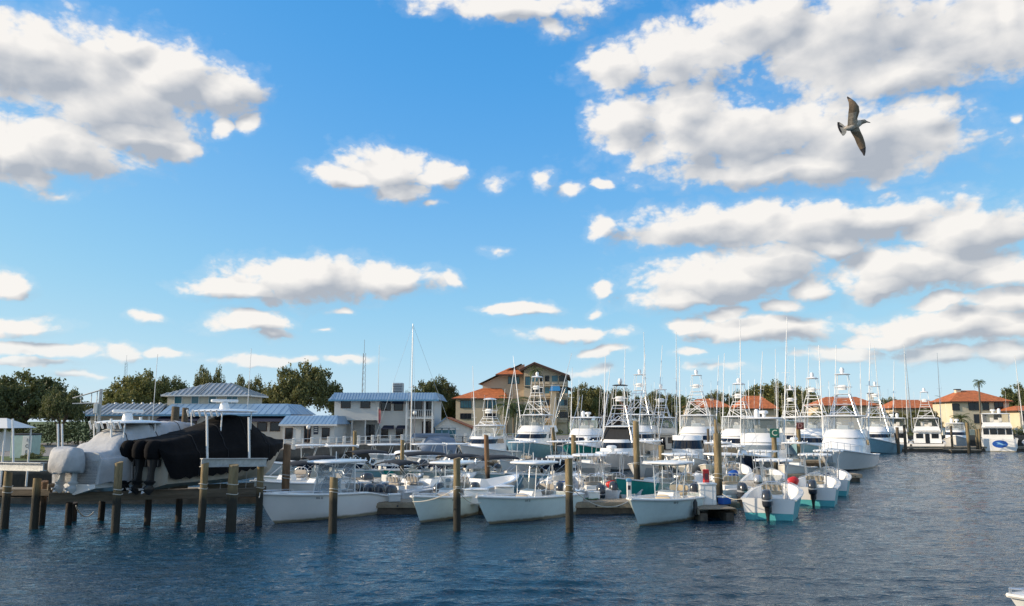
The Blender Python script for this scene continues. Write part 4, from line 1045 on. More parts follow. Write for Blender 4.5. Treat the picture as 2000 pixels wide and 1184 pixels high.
# ------------------------------------------------------------------ big yachts
def at(px, Y): return ((px - 1000) / F * Y, Y)
hA = math.atan2(-.88, -.47)
sportfisher('white sportfishing yacht with clear enclosure left of the reddish piling', at(948, 92), math.atan2(-.9, -.42), L=12, B=4.2, bridge=False, tower=1.0, outr=8.2, out_lean=1.0, hh=1.5, outback=1.0, radar=False)
sportfisher('sportfishing yacht with grey-blue flared hull, dark windscreen and tall tower', at(1042, 103), hA, L=15, B=5.0, hull=skyb, fb=2.5, fs=1.3, tower=2.9, outr=10, out_lean=2.2, hh=1.6, outback=1.5)
sportfisher('white yacht with teal hull and open flybridge, no tower', at(1140, 99), math.atan2(-.93, -.36), L=14, B=4.8, hull=teal, tower=0, outr=8.5, out_lean=.5, ant=3)
sportfisher('express yacht with small dark-topped tower left of a thick piling', at(1205, 79), math.atan2(-.93, -.37), L=11, B=4.0, hull=gel, bridge=False, tower=2.1, outr=8.5, out_lean=.4, canvas=canv_dk, fb=1.8, radar=True)
sportfisher('large white sportfishing yacht with cream hull and tower behind the thick piling', at(1244, 101), math.atan2(-.91, -.40), L=16, B=5.2, hull=gel_warm, fb=2.5, fs=1.4, tower=3.1, outr=11, out_lean=.3)
sportfisher('narrow cream tower yacht seen stern-on between two white yachts', at(1288, 104), math.atan2(.99, .1), L=13, B=4.4, hull=gel_warm, house=gel_warm, tower=1.6, outr=13, out_lean=.2, outback=1, aftdoor=True)
sportfisher('white tower yacht with dark windscreen above the pilothouse boat', at(1356, 97), math.atan2(-.92, -.39), L=15, B=5.1, hull=gel, fb=2.4, fs=1.3, tower=2.9, outr=9.5, out_lean=.3)
sportfisher('tan-hulled tower yacht partly hidden by the navy express yacht', at(1436, 90), math.atan2(-.85, -.52), L=14, B=4.8, hull=tanp, fb=2.4, tower=1.7, outr=9.5, out_lean=.2)
sportfisher('navy-hulled express yacht with broad grey windscreen behind the green sign', at(1478, 73), math.atan2(-.86, -.5), L=13, B=4.5, hull=navy, fb=1.9, fs=1.1, tower=0, outr=11.5, out_lean=.3, hh=1.45, mask=wshield, low=navy, radar=True, bridge=True)
sportfisher('white tower yacht with teal-grey hull behind the dark red sign', at(1580, 93), math.atan2(-.83, -.55), L=15, B=5.0, hull=skyb, fb=2.4, tower=2.5, outr=10.5, out_lean=.3)
sportfisher('big white bow-on sportfishing yacht floating at the end of the marina', at(1640, 80), math.atan2(-.86, -.51), L=16, B=5.0, hull=gel, fb=2.15, fs=1.2, tower=2.2, outr=9.5, out_lean=.4, mask=gel, brail=True, mast=0)
sportfisher('white yacht with pale blue hull half hidden behind the big bow-on yacht', at(1702, 118), math.atan2(-.80, -.60), L=15, B=5.0, hull=skyb, fb=2.4, tower=2.6, outr=10.5, out_lean=.3)
sportfisher('cream tower yacht far behind the red sign', at(1538, 112), math.atan2(-.85, -.5), L=14, B=4.8, hull=gel, house=gel_warm, tower=1.9, outr=12, out_lean=.3)
sportfisher('white yacht with tall outriggers between the bow-on yacht and the far dock', at(1738, 134), math.atan2(.9, .42), L=13, B=4.6, hull=gel, tower=0, outr=14, out_lean=.3, aftdoor=True)
sportfisher('white sportfishing yacht with tower showing its stern on the far dock', at(1800, 131), math.atan2(.89, .45), L=14, B=5.0, hull=gel, tower=2.2, outr=12.5, out_lean=.2, aftdoor=True, outback=1)
sportfisher('dark-covered small yacht between the far dock and the yellow house', at(1855, 140), math.atan2(-.87, -.48), L=10, B=4, hull=gel, tower=0, outr=0, bridge=False, mask=skin_dk, ant=1)
yy = sportfisher('white motor yacht with a blue oval on its transom', at(1934, 127), math.atan2(.88, .47), L=13, B=5.2, hull=gel, fb=2.2, fs=1.9, tower=0, outr=0, aftdoor=False, name='motor_yacht', ant=1, outback=.5, low=boot)
o = MB()
for i in range(1):
    o.add([(-6.53, 1.0 * math.cos(a), 1.15 + .56 * math.sin(a)) for a in [2 * math.pi * k / 28 for k in range(28)]], [tuple(range(28))])
ov = o.build('emblem', bl_o, yy, 0)
wv = MB().add([(-6.545, y, z) for y, z in ((-.75, 1.0), (-.3, 1.2), (.1, 1.38), (.55, 1.42), (.2, 1.25), (.45, 1.12), (0, 1.1), (-.35, .98))], [tuple(range(8))]); wv.build('emblem_wave', M('emblem_light', (.25, .5, .75), .5), ov, 0)
for (dy, w) in ((-1.55, .75), (-.55, .95), (.5, .95), (1.5, .75)):
    MB().box((-13 * .17 - .03, dy, 3.05), (.06, w, 1.15), .03).build('aft_window', skin_dk, yy)
sportfisher('white yacht with outrigger cut by the right edge of the picture', at(2016, 128), math.atan2(.86, .5), L=12, B=4.8, hull=gel, tower=0, outr=12, out_lean=.4, aftdoor=True)
sportfisher('pilothouse work boat with three dark front windows', at(1338, 70), math.atan2(-.97, -.2), L=9, B=3.4, hull=gel, fb=1.8, fs=1.0, tower=0, outr=0, bridge=False, htop=False, hh=2.1, radar=False, ant=1, brail=True, cat='boat', name='pilothouse_boat')
# bow of a small boat poking in at the bottom right corner
centre_console('white bow with red underside at the bottom right corner', tuple(W(1967, 1166, .76) + Vector((.8, -.1, 0)))[:2], head=math.atan2(.12, -.99), L=5.6, B=1.9, hull=gel, low=red, split=3, top=False, lod=1, fb=.78, fs=.7, eng=((0, cowl),))

# ------------------------------------------------------------------ buildings
def quad(par, name, pts, mat, th=.06):
    a, b, c = (Vector(p) for p in pts[:3]); n = (b - a).cross(c - a).normalized()
    if n.z < 0 or (abs(n.z) < .05 and n.y > 0): n = -n
    k = len(pts)
    m = MB().add([tuple(p) for p in pts] + [tuple(Vector(p) - n * th) for p in pts], [tuple(range(k)), tuple(range(2 * k - 1, k - 1, -1))] + [(i, (i + 1) % k, k + (i + 1) % k, k + i) for i in range(k)])
    return m.build(name, mat, par, 0)
def broof(par, pts, th=.4):
    o = quad(par, 'roof', pts, brown, th)
    return quad(o, 'roof_tiles', [(p[0], p[1] + .15, p[2] + .05) for p in pts], tile, .04)
def window(par, x, y, z, w, h, pane=skin_dk, frame=trimw, mull=1, facing=-1, depth=.1):
    """in a wall that faces -y (facing=-1); x, z the centre"""
    f = MB(); t = .08; yo = y - depth / 2
    f.box((x - w / 2, yo, z), (t, depth, h + t)); f.box((x + w / 2, yo, z), (t, depth, h + t)); f.box((x, yo, z + h / 2), (w - t, depth, t)); f.box((x, yo - .02, z - h / 2), (w + .1, depth + .06, t))
    for k in range(1, mull): f.box((x - w / 2 + w * k / mull, yo, z), (t * .8, depth * .8, h - t))
    wi = f.build('window', frame, par, 0)
    MB().box((x, y - .03, z), (w - t, .04, h - t)).build('pane', pane, wi, 0)
    return wi
def roof_panels(par, a, b, c, d, n, mat, rib=.11):
    """a-b eave, d-c ridge: n standing-seam panels square to the eave, cut off along the hips, each its own piece"""
    a, b, c, d = (Vector(q) for q in (a, b, c, d)); e = b - a; L2 = e.length_squared
    ud, uc = (d - a).dot(e) / L2, (c - a).dot(e) / L2; S = (d - a) - e * ud
    nn = e.cross(S).normalized()
    if nn.z < 0: nn = -nn
    def hgt(u):
        h = 1.0
        if ud > 1e-4: h = min(h, u / ud)
        if uc < 1 - 1e-4: h = min(h, (1 - u) / (1 - uc))
        return max(0.0, h)
    us = sorted(set([i / n for i in range(n + 1)] + [min(.999, max(.001, ud)), min(.999, max(.001, uc))]))
    for u0, u1 in zip(us[:-1], us[1:]):
        if u1 - u0 < .004: continue
        p = [a + e * u0, a + e * u1, a + e * u1 + S * hgt(u1), a + e * u0 + S * hgt(u0)]
        m = MB().add([tuple(q) for q in p] + [tuple(q - nn * .04) for q in p], [(0, 1, 2, 3), (0, 1, 5, 4), (1, 2, 6, 5), (2, 3, 7, 6), (3, 0, 4, 7)])
        w = e.normalized() * .09
        q = [p[1] - w, p[1], p[2], p[2] - w]
        m.add([tuple(v) for v in q] + [tuple(v + nn * rib) for v in q], [(4, 5, 6, 7), (0, 1, 5, 4), (0, 3, 7, 4), (1, 2, 6, 5)])
        m.build('roof_panel', mat, par, 0)
def hip_roof(par, x0, x1, y0, y1, z, h, mat, ov=.6, ridge=None, panels=0, mat2=None):
    x0 -= ov; x1 += ov; y0 -= ov; y1 += ov
    hd = (y1 - y0) / 2
    r0, r1 = ridge if ridge else (x0 + hd, x1 - hd)
    ym = (y0 + y1) / 2
    if r1 < r0: r0 = r1 = (x0 + x1) / 2
    A, B_, C_, D = (x0, y0, z), (x1, y0, z), (x1, y1, z), (x0, y1, z); E, F_ = (r0, ym, z + h), (r1, ym, z + h)
    rf = MB().add([A, B_, C_, D, E, F_], [(0, 1, 5, 4), (1, 2, 5), (2, 3, 4, 5), (3, 0, 4), (3, 2, 1, 0)]).build('roof', mat, par, 0)
    fb_ = MB()
    for (p, q) in ((A, B_), (B_, C_), (C_, D), (D, A)):
        m_ = [(p[i] + q[i]) / 2 for i in range(3)]; fb_.box((m_[0], m_[1], z - .09), (abs(p[0] - q[0]) + .06, abs(p[1] - q[1]) + .06, .2))
    fb_.build('fascia', mat2 or brown, par, 0)
    if panels:
        e = .02
        roof_panels(rf, (x0, y0, z + e), (x1, y0, z + e), (r1, ym, z + h + e), (r0, ym, z + h + e), panels, mat)
        k = max(3, int(panels * (y1 - y0) / (x1 - x0)))
        roof_panels(rf, (x0, y1, z + e), (x0, y0, z + e), (r0, ym, z + h + e), (r0, ym, z + h + e), k, mat)
        roof_panels(rf, (x1, y0, z + e), (x1, y1, z + e), (r1, ym, z + h + e), (r1, ym, z + h + e), k, mat)
    return rf
def PX(px, Y): return (px - 1000) / F * Y
def PZ(py, Y): return P(1000, py, Y).z

# restaurant with metal roofs (left)
Yr = 108
t = thing('restaurant_building', 'low white restaurant with standing-seam metal roofs and raised upper room', 'building', (PX(400, Yr), Yr, GZ))
ox, oy, oz = PX(400, Yr), Yr, GZ
def lx(px): return PX(px, Yr) - ox
def lz_(py): return PZ(py, Yr) - oz
ze = lz_(809)
wm = MB(); wm.box(((lx(185) + lx(572)) / 2, 6, ze / 2), (lx(572) - lx(185), 12, ze)); wm.build('wall', wallw, t, 0)
xs_, xe_, xr = lx(160), lx(322), lx(576)
zr = lz_(788)
rf = MB().box(((xs_ + xr) / 2 + 1, 6.5, zr - .45), (xr - xs_ - 6, 8, .5)).build('roof', rmet, t, 0)
roof_panels(rf, (xs_, -1.0, ze - .05), (xe_, -1.0, ze - .05), (xe_ - .6, 3, zr), (xs_ + 2.6, 3, zr), 17, rmet)
roof_panels(rf, (xs_, 12, ze - .05), (xs_, -1.0, ze - .05), (xs_ + 2.6, 3, zr), (xs_ + 2.6, 10, zr), 8, rmet)
roof_panels(rf, (xe_, -1.0, ze - .02), (xr, -1.0, ze - .02), (xr - 1.6, 3, zr), (xe_ - .6, 3, zr), 20, rshade_blue, .03)  # shaded wing of the same metal roof, its shade painted as blue
roof_panels(rf, (xr, -1.0, ze - .02), (xr, 13, ze - .02), (xr - 1.6, 10, zr), (xr - 1.6, 3, zr), 8, rshade_blue, .03)
MB().box(((xs_ + xr) / 2, -1.0, ze - .16), (xr - xs_, .08, .2)).build('fascia', trimb, t, 0)
# upper room
u0, u1 = lx(307), lx(466); zu = lz_(770); zb_ = zr - .2
MB().box(((u0 + u1) / 2, 7.5, (zu + zb_) / 2), (u1 - u0, 7, zu - zb_)).build('upper_wall', wallc, t, 0)
hip_roof(t, u0, u1, 4, 11, zu, lz_(744) - zu, rmet, .7, (lx(372), lx(415)), 18, trimw)
for px, w in ((329, 1.05), (363, 1.05), (398, 1.05), (437, 1.5)): window(t, lx(px), 4, (zu + zb_) / 2 + .05, w, zu - zb_ - .35, win_teal, trimw, 2 if w > 1.2 else 1)
for px, w, h in ((205, 1.6, 1.6), (330, 2.4, 2.0), (375, 2.2, 2.0), (492, .0, 0), (518, 1.25, 1.1), (543, 1.25, 1.1), (565, .5, 1.2)):
    if w: window(t, lx(px), 0, lz_(834), w, h, skin_dk, brown, 1)
aw = quad(t, 'awning', [(lx(476), -1.9, ze - .95), (lx(566), -1.9, ze - .95), (lx(563), -.05, ze - .25), (lx(479), -.05, ze - .25)], canv_n, .05)
quad(t, 'awning', [(lx(318), -1.6, ze - .9), (lx(400), -1.6, ze - .9), (lx(398), -.05, ze - .3), (lx(320), -.05, ze - .3)], canv_n, .05)
for px in (290, 304): MB().tube([(lx(px), -.8, 0), (lx(px), -.8, ze - .1)], .12, 8).build('porch_post', trimw, t)
for k in range(7):
    MB().blob((lx(200 + 18 * k), 4.5, zr + .05), (.25, .25, .2), 8, 4).build('roof_vent', steel, t)

# single-storey office between restaurant and two-storey building
Yo = 104
t = thing('office_building', 'small white building with blue roof right of the restaurant', 'building', (PX(610, Yo), Yo, GZ))
q = lambda px: PX(px, Yo) - PX(610, Yo)
zq = lambda py: PZ(py, Yo) - GZ
MB().box(((q(558) + q(657)) / 2, 4, zq(828) / 2), (q(657) - q(558), 8, zq(828))).build('wall', wallw, t, 0)
rfo = MB().add([(q(553), -.8, zq(829)), (q(665), -.8, zq(829)), (q(655), 2.5, zq(812)), (q(553), 2.5, zq(812)), (q(553), 8, zq(812)), (q(655), 8, zq(812)), (q(665), 8.5, zq(829))], [(0, 1, 2, 3), (3, 2, 5, 4), (1, 6, 5, 2)]).build('roof', rshade_blue, t, 0)
roof_panels(rfo, (q(553), -.82, zq(829) + .03), (q(665), -.82, zq(829) + .03), (q(655), 2.5, zq(812) + .03), (q(553), 2.5, zq(812) + .03), 14, rshade_blue, .03)
MB().box(((q(553) + q(665)) / 2, -.8, zq(830) - .02), (q(665) - q(553), .08, .22)).build('fascia', trimw, t, 0)
for px, w, h in ((570, .9, 1.4), (606, .8, 2.1), (641, .9, 1.35)): window(t, q(px), 0, zq(847), w, h, skin_dk, brown)
MB().box((q(586), -.03, 1.05), (1.0, .08, 2.1), .02).build('door', trimw, t)
sg_ = MB().box((q(622), -.06, zq(840)), (.6, .06, 1.1), .02).build('notice_board', navy, t)
for (zz, ww) in ((.3, .42), (.05, .36), (-.2, .42)):
    MB().box((q(622), -.1, zq(840) + zz), (ww, .02, .10)).build('notice_line', trimw, sg_, 0)

# two-storey white building
Yw = 111
t = thing('marina_building', 'white two-storey building with blue metal mansard and dark awnings', 'building', (PX(745, Yw), Yw, GZ))
q = lambda px: PX(px, Yw) - PX(745, Yw)
zq = lambda py: PZ(py, Yw) - GZ
z1, zt_ = zq(821), zq(781)
MB().box(((q(656) + q(742)) / 2, 6, (z1 + zt_) / 2), (q(742) - q(656), 12, zt_ - z1)).build('upper_wall', wallw, t, 0)
MB().box(((q(664) + q(742)) / 2, 7.2, z1 / 2 - .02), (q(742) - q(664), 10, z1 - .04)).build('lower_wall', wallw, t, 0)
MB().box(((q(742) + q(848)) / 2 + .01, 6.6, zt_ / 2), (q(848) - q(742), 11, zt_)).build('east_wall', wallw, t, 0)
rfm = MB().box(((q(650) + q(858)) / 2, 6.2, zq(772)), (q(858) - q(650) - 2.0, 10.5, .7)).build('roof', rshade_blue, t, 0)
roof_panels(rfm, (q(647), -1.0, zt_), (q(860), -1.0, zt_), (q(852), .4, zq(767)), (q(655), .4, zq(767)), 38, rshade_blue, .04)
roof_panels(rfm, (q(860), -1.0, zt_), (q(860), 13, zt_), (q(852), 11, zq(767)), (q(852), .4, zq(767)), 12, rshade_blue, .04)
roof_panels(rfm, (q(647), 13, zt_), (q(647), -1.0, zt_), (q(655), .4, zq(767)), (q(655), 11, zq(767)), 12, rshade_blue, .04)
MB().box(((q(647) + q(860)) / 2, -.98, zt_ - .1), (q(860) - q(647), .08, .2)).build('fascia', trimb, t, 0)
for px in (678, 716): window(t, q(px), 0, zq(789), 1.25, 1.1, skin_dk, brown)
for px, w in ((753, 1.3), (778, 1.2)): window(t, q(px), 1.1, zq(793), w, 1.2, skin_dk, brown)
for px, w in ((752, .9), (781, .9)): window(t, q(px), 1.1, zq(846), w, 1.2, skin_dk, brown)
d_ = MB().box((q(721), 2.17, 1.15), (1.3, .08, 2.3), .02).build('door', skin_dk, t)
for px in (690, 716): MB().tube([(q(px), .3, 0), (q(px), .3, z1)], .1, 8).build('porch_post', trimw, t)
for (a, b, y0) in ((748, 762, 779), (766, 790, 781), (792, 800, 781), (748, 772, 831), (775, 799, 831)):
    quad(t, 'awning', [(q(a), .0, zq(y0 + 7)), (q(b), .0, zq(y0 + 7)), (q(b - 2), 1.05, zq(y0)), (q(a + 2), 1.05, zq(y0))], canv_n, .05)
# corner balcony, entrance arch and steps on the right
MB().box((q(822), .2, zq(817)), (q(848) - q(796), 1.8, .18)).build('balcony_floor', trimw, t, 0)
bal = MB().box((q(822), -.68, zq(801)), (q(848) - q(796), .05, .06)).build('balcony_rail', trimw, t, 0)
for k in range(16): MB().box((lerp(q(796), q(848), k / 15), -.68, zq(809)), (.05, .05, zq(801) - zq(817))).build('baluster', trimw, bal, 0)
for px in (797, 832, 847): MB().box((q(px), -.6, zt_ / 2), (.22, .22, zt_)).build('column', trimw, t, 0)
window(t, q(812), 1.1, zq(798), 1.7, 2.0, skin_dk, brown, 2); window(t, q(837), 1.1, zq(798), 1.3, 1.9, skin_dk, brown)
window(t, q(835), 1.1, 1.5, 1.4, 2.4, skin_dk, brown)
ac = thing('rooftop_unit', 'grey cooling unit on the roof of the two-storey building', 'cooling unit', (PX(779, Yw + 5), Yw + 5, PZ(770, Yw + 5)))
MB().box((0, 0, .85), (1.45, 1.4, 1.5), .05).build('casing', steel, ac)
for k in range(5): MB().box((0, -.72, .35 + .24 * k), (1.25, .04, .08)).build('louvre', boot, ac, 0)
for sx in (-.6, .6): MB().box((sx, 0, -.1), (.1, 1.2, .5)).build('foot', steel, ac, 0)

# blue-windowed gable cottage
Yc = 112
t = thing('gable_cottage', 'white gabled cottage with wide blue windows', 'building', (PX(884, Yc), Yc, GZ))
q = lambda px: PX(px, Yc) - PX(884, Yc)
zq = lambda py: PZ(py, Yc) - GZ
zw = zq(834); xa_, xb_ = q(851), q(921)
m = MB().add([(xa_, 0, 0), (xb_, 0, 0), (xb_, 0, zw), (q(873), 0, zq(817)), (xa_, 0, zw), (xa_, 9, 0), (xb_, 9, 0), (xb_, 9, zw), (q(873), 9, zq(817)), (xa_, 9, zw)], [(0, 1, 2, 3, 4), (5, 6, 7, 8, 9), (0, 5, 9, 4), (1, 6, 7, 2)])
m.build('wall', wallw, t, 0)
quad(t, 'roof', [(xa_ - .5, -.5, zw - .25), (q(873), -.5, zq(816) + .1), (q(873), 9.5, zq(816) + .1), (xa_ - .5, 9.5, zw - .25)], rshade_blue, .12)
quad(t, 'roof', [(q(873), -.5, zq(816) + .1), (xb_ + .6, -.5, zw - .25), (xb_ + .6, 9.5, zw - .25), (q(873), 9.5, zq(816) + .1)], tile, .12)
for k in range(3): window(t, q(858 + 13.5 * k), 0, zq(848), .85, 1.6, win_teal, trimb)
MB().box((q(876), -.05, zq(838)), (q(899) - q(853), .1, .25)).build('lintel', trimw, t, 0)

# ------------------------------------------------------------------ condominium
Yk = 165
def block(par, x0, x1, y0, dep, z0, z1, mat, name='wall'):
    return MB().box(((x0 + x1) / 2, y0 + dep / 2, (z0 + z1) / 2), (x1 - x0, dep, z1 - z0)).build(name, mat, par, 0)
t = thing('condominium', 'tan stucco four-storey condominium with orange tiled roofs', 'building', (PX(1000, Yk), Yk, GZ), R(-5))
q = lambda px: PX(px, Yk)
zq = lambda py: PZ(py, Yk) - GZ
block(t, q(890), q(985), 0, 10, 0, zq(778), stucco)
hip_roof(t, q(890), q(985), 0, 10, zq(778), zq(752) - zq(778), tile, .8, (q(950), q(972)))
block(t, q(985.2), q(1022), 2.5, 14, 0, zq(778.5), stucco, 'lower_wall')
for px in (995, 1010): window(t, q(px), 2.5, zq(800), 1.2, 1.4, win_teal, boot, 2)
block(t, q(974), q(1022), 4, 14, zq(778) - .2, zq(731), stucco, 'upper_wall')
MB().add([(q(938), 4, zq(779)), (q(938), 18, zq(779)), (q(938), 18, zq(749)), (q(938), 4, zq(749))], [(0, 1, 2, 3)]).build('end_wall', stucco, t, 0)
# long roof slope rising to the right, as seen over the wing
broof(t, [(q(930), 2.8, zq(749)), (q(972), 2.8, zq(729)), (q(1016), 2.8, zq(709)), (q(1016), 18, zq(709)), (q(930), 18, zq(749))], .35)
MB().add([(q(938), 3.9, zq(779)), (q(1022), 3.9, zq(779)), (q(1022), 3.9, zq(709)), (q(1014), 3.9, zq(711.5)), (q(938), 3.9, zq(748))], [(0, 1, 2, 3, 4)]).build('gable_wall', stucco, t, 0)
quad(t, 'roof', [(q(966), 1.6, zq(730)), (q(1021), 1.6, zq(730)), (q(1003), 3.85, zq(716)), (q(992), 3.85, zq(716))], tile, .1)
MB().box((q(993.5), 1.62, zq(730.5) - .1), (q(1021) - q(966), .12, .25)).build('fascia', brown, t, 0)
block(t, q(1022.5), q(1106), 1, 16, 0, zq(738), stucco, 'balcony_block')
gz = zq(738)
m = MB().add([(q(1022.5), 1.05, gz), (q(1106), 1.05, gz), (q(1106), 1.05, gz + .3), (q(1046), 1.05, zq(711)), (q(1022.5), 1.05, zq(720))], [(0, 1, 2, 3, 4)]); m.build('gable_wall', stucco, t, 0)
broof(t, [(q(1044), -.6, zq(708)), (q(1112), -.6, zq(734)), (q(1112), 18, zq(734)), (q(1044), 18, zq(708))])
broof(t, [(q(1015), -.6, zq(722)), (q(1044), -.6, zq(708)), (q(1044), 18, zq(708)), (q(1015), 18, zq(722))])
quad(t, 'eave_roof', [(q(1098), 3, zq(752)), (q(1117), 3, zq(758)), (q(1117), 15, zq(758)), (q(1098), 15, zq(752))], brown, .3)
window(t, q(1000.5), 3.9, zq(741), 2.4, 1.5, win_teal, boot, 4)
for px in (910, 960): window(t, q(px), 0, zq(789.5), 2.3, 1.5, win_teal, boot, 4)
for px in (910, 960): window(t, q(px), 0, zq(813), 2.3, 1.1, skin_dk, boot, 3)
window(t, q(1030), 1, zq(746), 1.0, 2.2, win_teal, boot, 2)
for r_, yv in enumerate((742, 765, 789, 813)):
    for c_i, px in enumerate((1044, 1056, 1068, 1083, 1096, 1104)):
        if r_ == 1 and px == 1083: continue
        w = (1.0, .7, .8, 1.1, .9, .5)[c_i]
        op = MB().box((q(px), .96, zq(yv)), (w + .1, .12, 1.75), .02).build('balcony_opening', skin_dk if (r_ + c_i) % 3 else win_teal, t, 0)
        MB().box((q(px), .86, zq(yv) - .62), (w + .2, .08, .5)).build('balcony_parapet', stucco, op, 0)
    MB().box((q(1064), .75, zq(yv + 11.5)), (q(1106) - q(1023), .6, .16)).build('floor_band', stucco, t, 0)
block(t, q(1074), q(1086), -.3, 1.2, 0, zq(765), stucco, 'stair_tower')
quad(t, 'awning', [(q(1073), -1.2, zq(764)), (q(1094), -1.2, zq(764)), (q(1092), .9, zq(752)), (q(1076), .9, zq(752))], M('awning_blue', (.03, .22, .50), .7), .06)

# ------------------------------------------------------------------ tiled houses on the right
def house(label, x0, x1, Y, yeave, yridge, ridge, wall=stucco_y, dep=10, wins=(), chim=None, yg=None, mat=tile):
    cx = PX((x0 + x1) / 2, Y); t = thing('tiled_house', label, 'house', (cx, Y, GZ), R(-6), 'tiled houses across the harbour')
    a, b = PX(x0, Y) - cx, PX(x1, Y) - cx; ze = PZ(yeave, Y) - GZ; zr = PZ(yridge, Y) - GZ
    block(t, a, b, 0, dep, 0, ze, wall)
    hip_roof(t, a, b, 0, dep, ze, zr - ze, mat, .7, (PX(ridge[0], Y) - cx, PX(ridge[1], Y) - cx))
    for (px, py, w, h) in wins: window(t, PX(px, Y) - cx, 0, PZ(py, Y) - GZ, w, h, skin_dk, boot, 2 if w > 1.5 else 1)
    if chim:
        px, py = chim; c = MB().box((PX(px, Y) - cx, dep * .45, PZ(py, Y) - GZ - 1.6), (.95, .95, 3.2), .03).build('chimney', wallc, t); MB().box((PX(px, Y) - cx, dep * .45, PZ(py, Y) - GZ + .08), (1.15, 1.15, .18)).build('chimney_cap', boot, c, 0)
    return t
h1 = house('yellow two-storey house with orange hip roof and chimney on the right', 1856, 1960, 168, 784, 761, (1890, 1920), wins=[(1862, 795, 1.4, 1.3), (1896, 794, 2.2, 1.5), (1917, 794, 1.2, 1.5), (1941, 793, 1.7, 1.4), (1905, 818, 2.4, 1.8), (1940, 816, 2.0, 1.6)], chim=(1885, 760))
house('orange-roofed house cut by the right edge of the picture', 1984, 2060, 160, 802, 792, (2000, 2040), wins=[(1992, 815, 1.0, 1.3)])
house('long red-roofed terrace behind the pale blue yacht', 1740, 1838, 185, 797, 780, (1758, 1820), wall=stucco, wins=[(1745, 812, 1.2, 1.5), (1775, 812, 1.2, 1.5), (1800, 812, 1.2, 1.5), (1825, 812, 1.2, 1.5)])
house('orange-roofed house with two white chimneys behind the tower yachts', 1595, 1705, 178, 792, 774, (1622, 1680), wall=stucco, wins=[(1620, 806, 1.4, 1.5), (1660, 806, 1.4, 1.5)], chim=(1707, 768))
house('orange-roofed house with tan chimney right of the palms', 1340, 1420, 182, 796, 778, (1365, 1400), wall=stucco, wins=[(1370, 808, 1.2, 1.5), (1400, 808, 1.2, 1.5)], chim=(1392, 777))
house('brown-roofed house with bare gable left of the cream yacht', 1166, 1225, 178, 801, 778, (1188, 1204), wall=brown, wins=[(1190, 812, 1.4, 1.3)])
house('orange-roofed house half hidden behind the tan yacht', 1440, 1510, 186, 798, 772, (1460, 1490), wall=stucco, wins=[(1475, 810, 1.4, 1.4)])

# ------------------------------------------------------------------ trees
def oak_mesh(seed, nc, leaf, spread=1.0, flat=.55, per=95, low=.32, mat=leaf_oak):
    """unit tree: crown radius about 1, height about 1.0 * flat; returns (crown mesh data, trunk mesh data)"""
    rnd = random.Random(seed); m = MB(); cl = []
    for i in range(nc):
        a = rnd.uniform(0, 2 * math.pi); rr = math.sqrt(rnd.random()) * spread
        top = math.sqrt(max(.05, 1 - (rr / spread) ** 2))
        z = low + (1.0 - low) * (top * rnd.uniform(.55, 1.0)) * rnd.choice((1, 1, 1, .75, .6))
        cl.append((rr * math.cos(a), rr * math.sin(a), z, rnd.uniform(.09, .19)))
    for (x, y, z, r) in cl:
        for k in range(per):
            d = Vector((rnd.gauss(0, 1), rnd.gauss(0, 1), rnd.gauss(0, .7))); d = d.normalized() * r * rnd.random() ** .45
            p = Vector((x + d.x, y + d.y, z + d.z * .8)); s = leaf * rnd.uniform(.6, 1.4)
            u = Vector((rnd.gauss(0, 1), rnd.gauss(0, 1), rnd.gauss(0, .5))).normalized(); w = u.cross(Vector((rnd.gauss(0, 1), rnd.gauss(0, 1), rnd.gauss(0, 1)))).normalized()
            m.add([p - u * s, p + w * s * .55, p + u * s, p - w * s * .55], [(0, 1, 2, 3)])
    tr = MB()
    tr.tube([(0, 0, -.05), (.02, 0, .15), (.0, .02, .32)], .055, 8, True, .042)
    for i in range(9):
        c = cl[(i * 7) % len(cl)]; e = Vector((c[0] * .85, c[1] * .85, c[2]))
        a = Vector((0, .01, .24 + .02 * (i % 4))); mid = a.lerp(e, .5) + Vector((0, 0, .03 + .04 * rnd.random()))
        tr.tube([a, a.lerp(mid, .55), mid, e], .03, 6, True, .008)
    return m, tr
TREE = {}
def tree(label, px, ytop, Y, wpx, var=0, mat=leaf_oak, zg=GZ, name='oak_tree', ybase=None, group='trees along the shore', low=None):
    key = (var, mat.name)
    if key not in TREE:
        nc, lf, per = ((170, .026, 120), (95, .028, 110), (200, .025, 105))[var % 3]
        a, b = oak_mesh(11 + var, nc, lf, 1.0, .55, per, (.34, .40, .22)[var % 3])
        co_ = a.build('crown', mat, None, 0, False); to_ = b.build('trunk', bark, None)
        TREE[key] = (co_.data, to_.data); bpy.data.objects.remove(co_); bpy.data.objects.remove(to_)
    t = thing(name, label, 'tree', (PX(px, Y), Y, zg), random.uniform(0, 6.28), group)
    h = PZ(ytop, Y) - zg; w = wpx / F * Y / 2
    for nm, me in zip(('crown', 'trunk'), TREE[key]):
        o = bpy.data.objects.new(nm, me); C.objects.link(o); o.parent = t; o.scale = (w / 1.08, w / 1.08, h / .96)
    return t
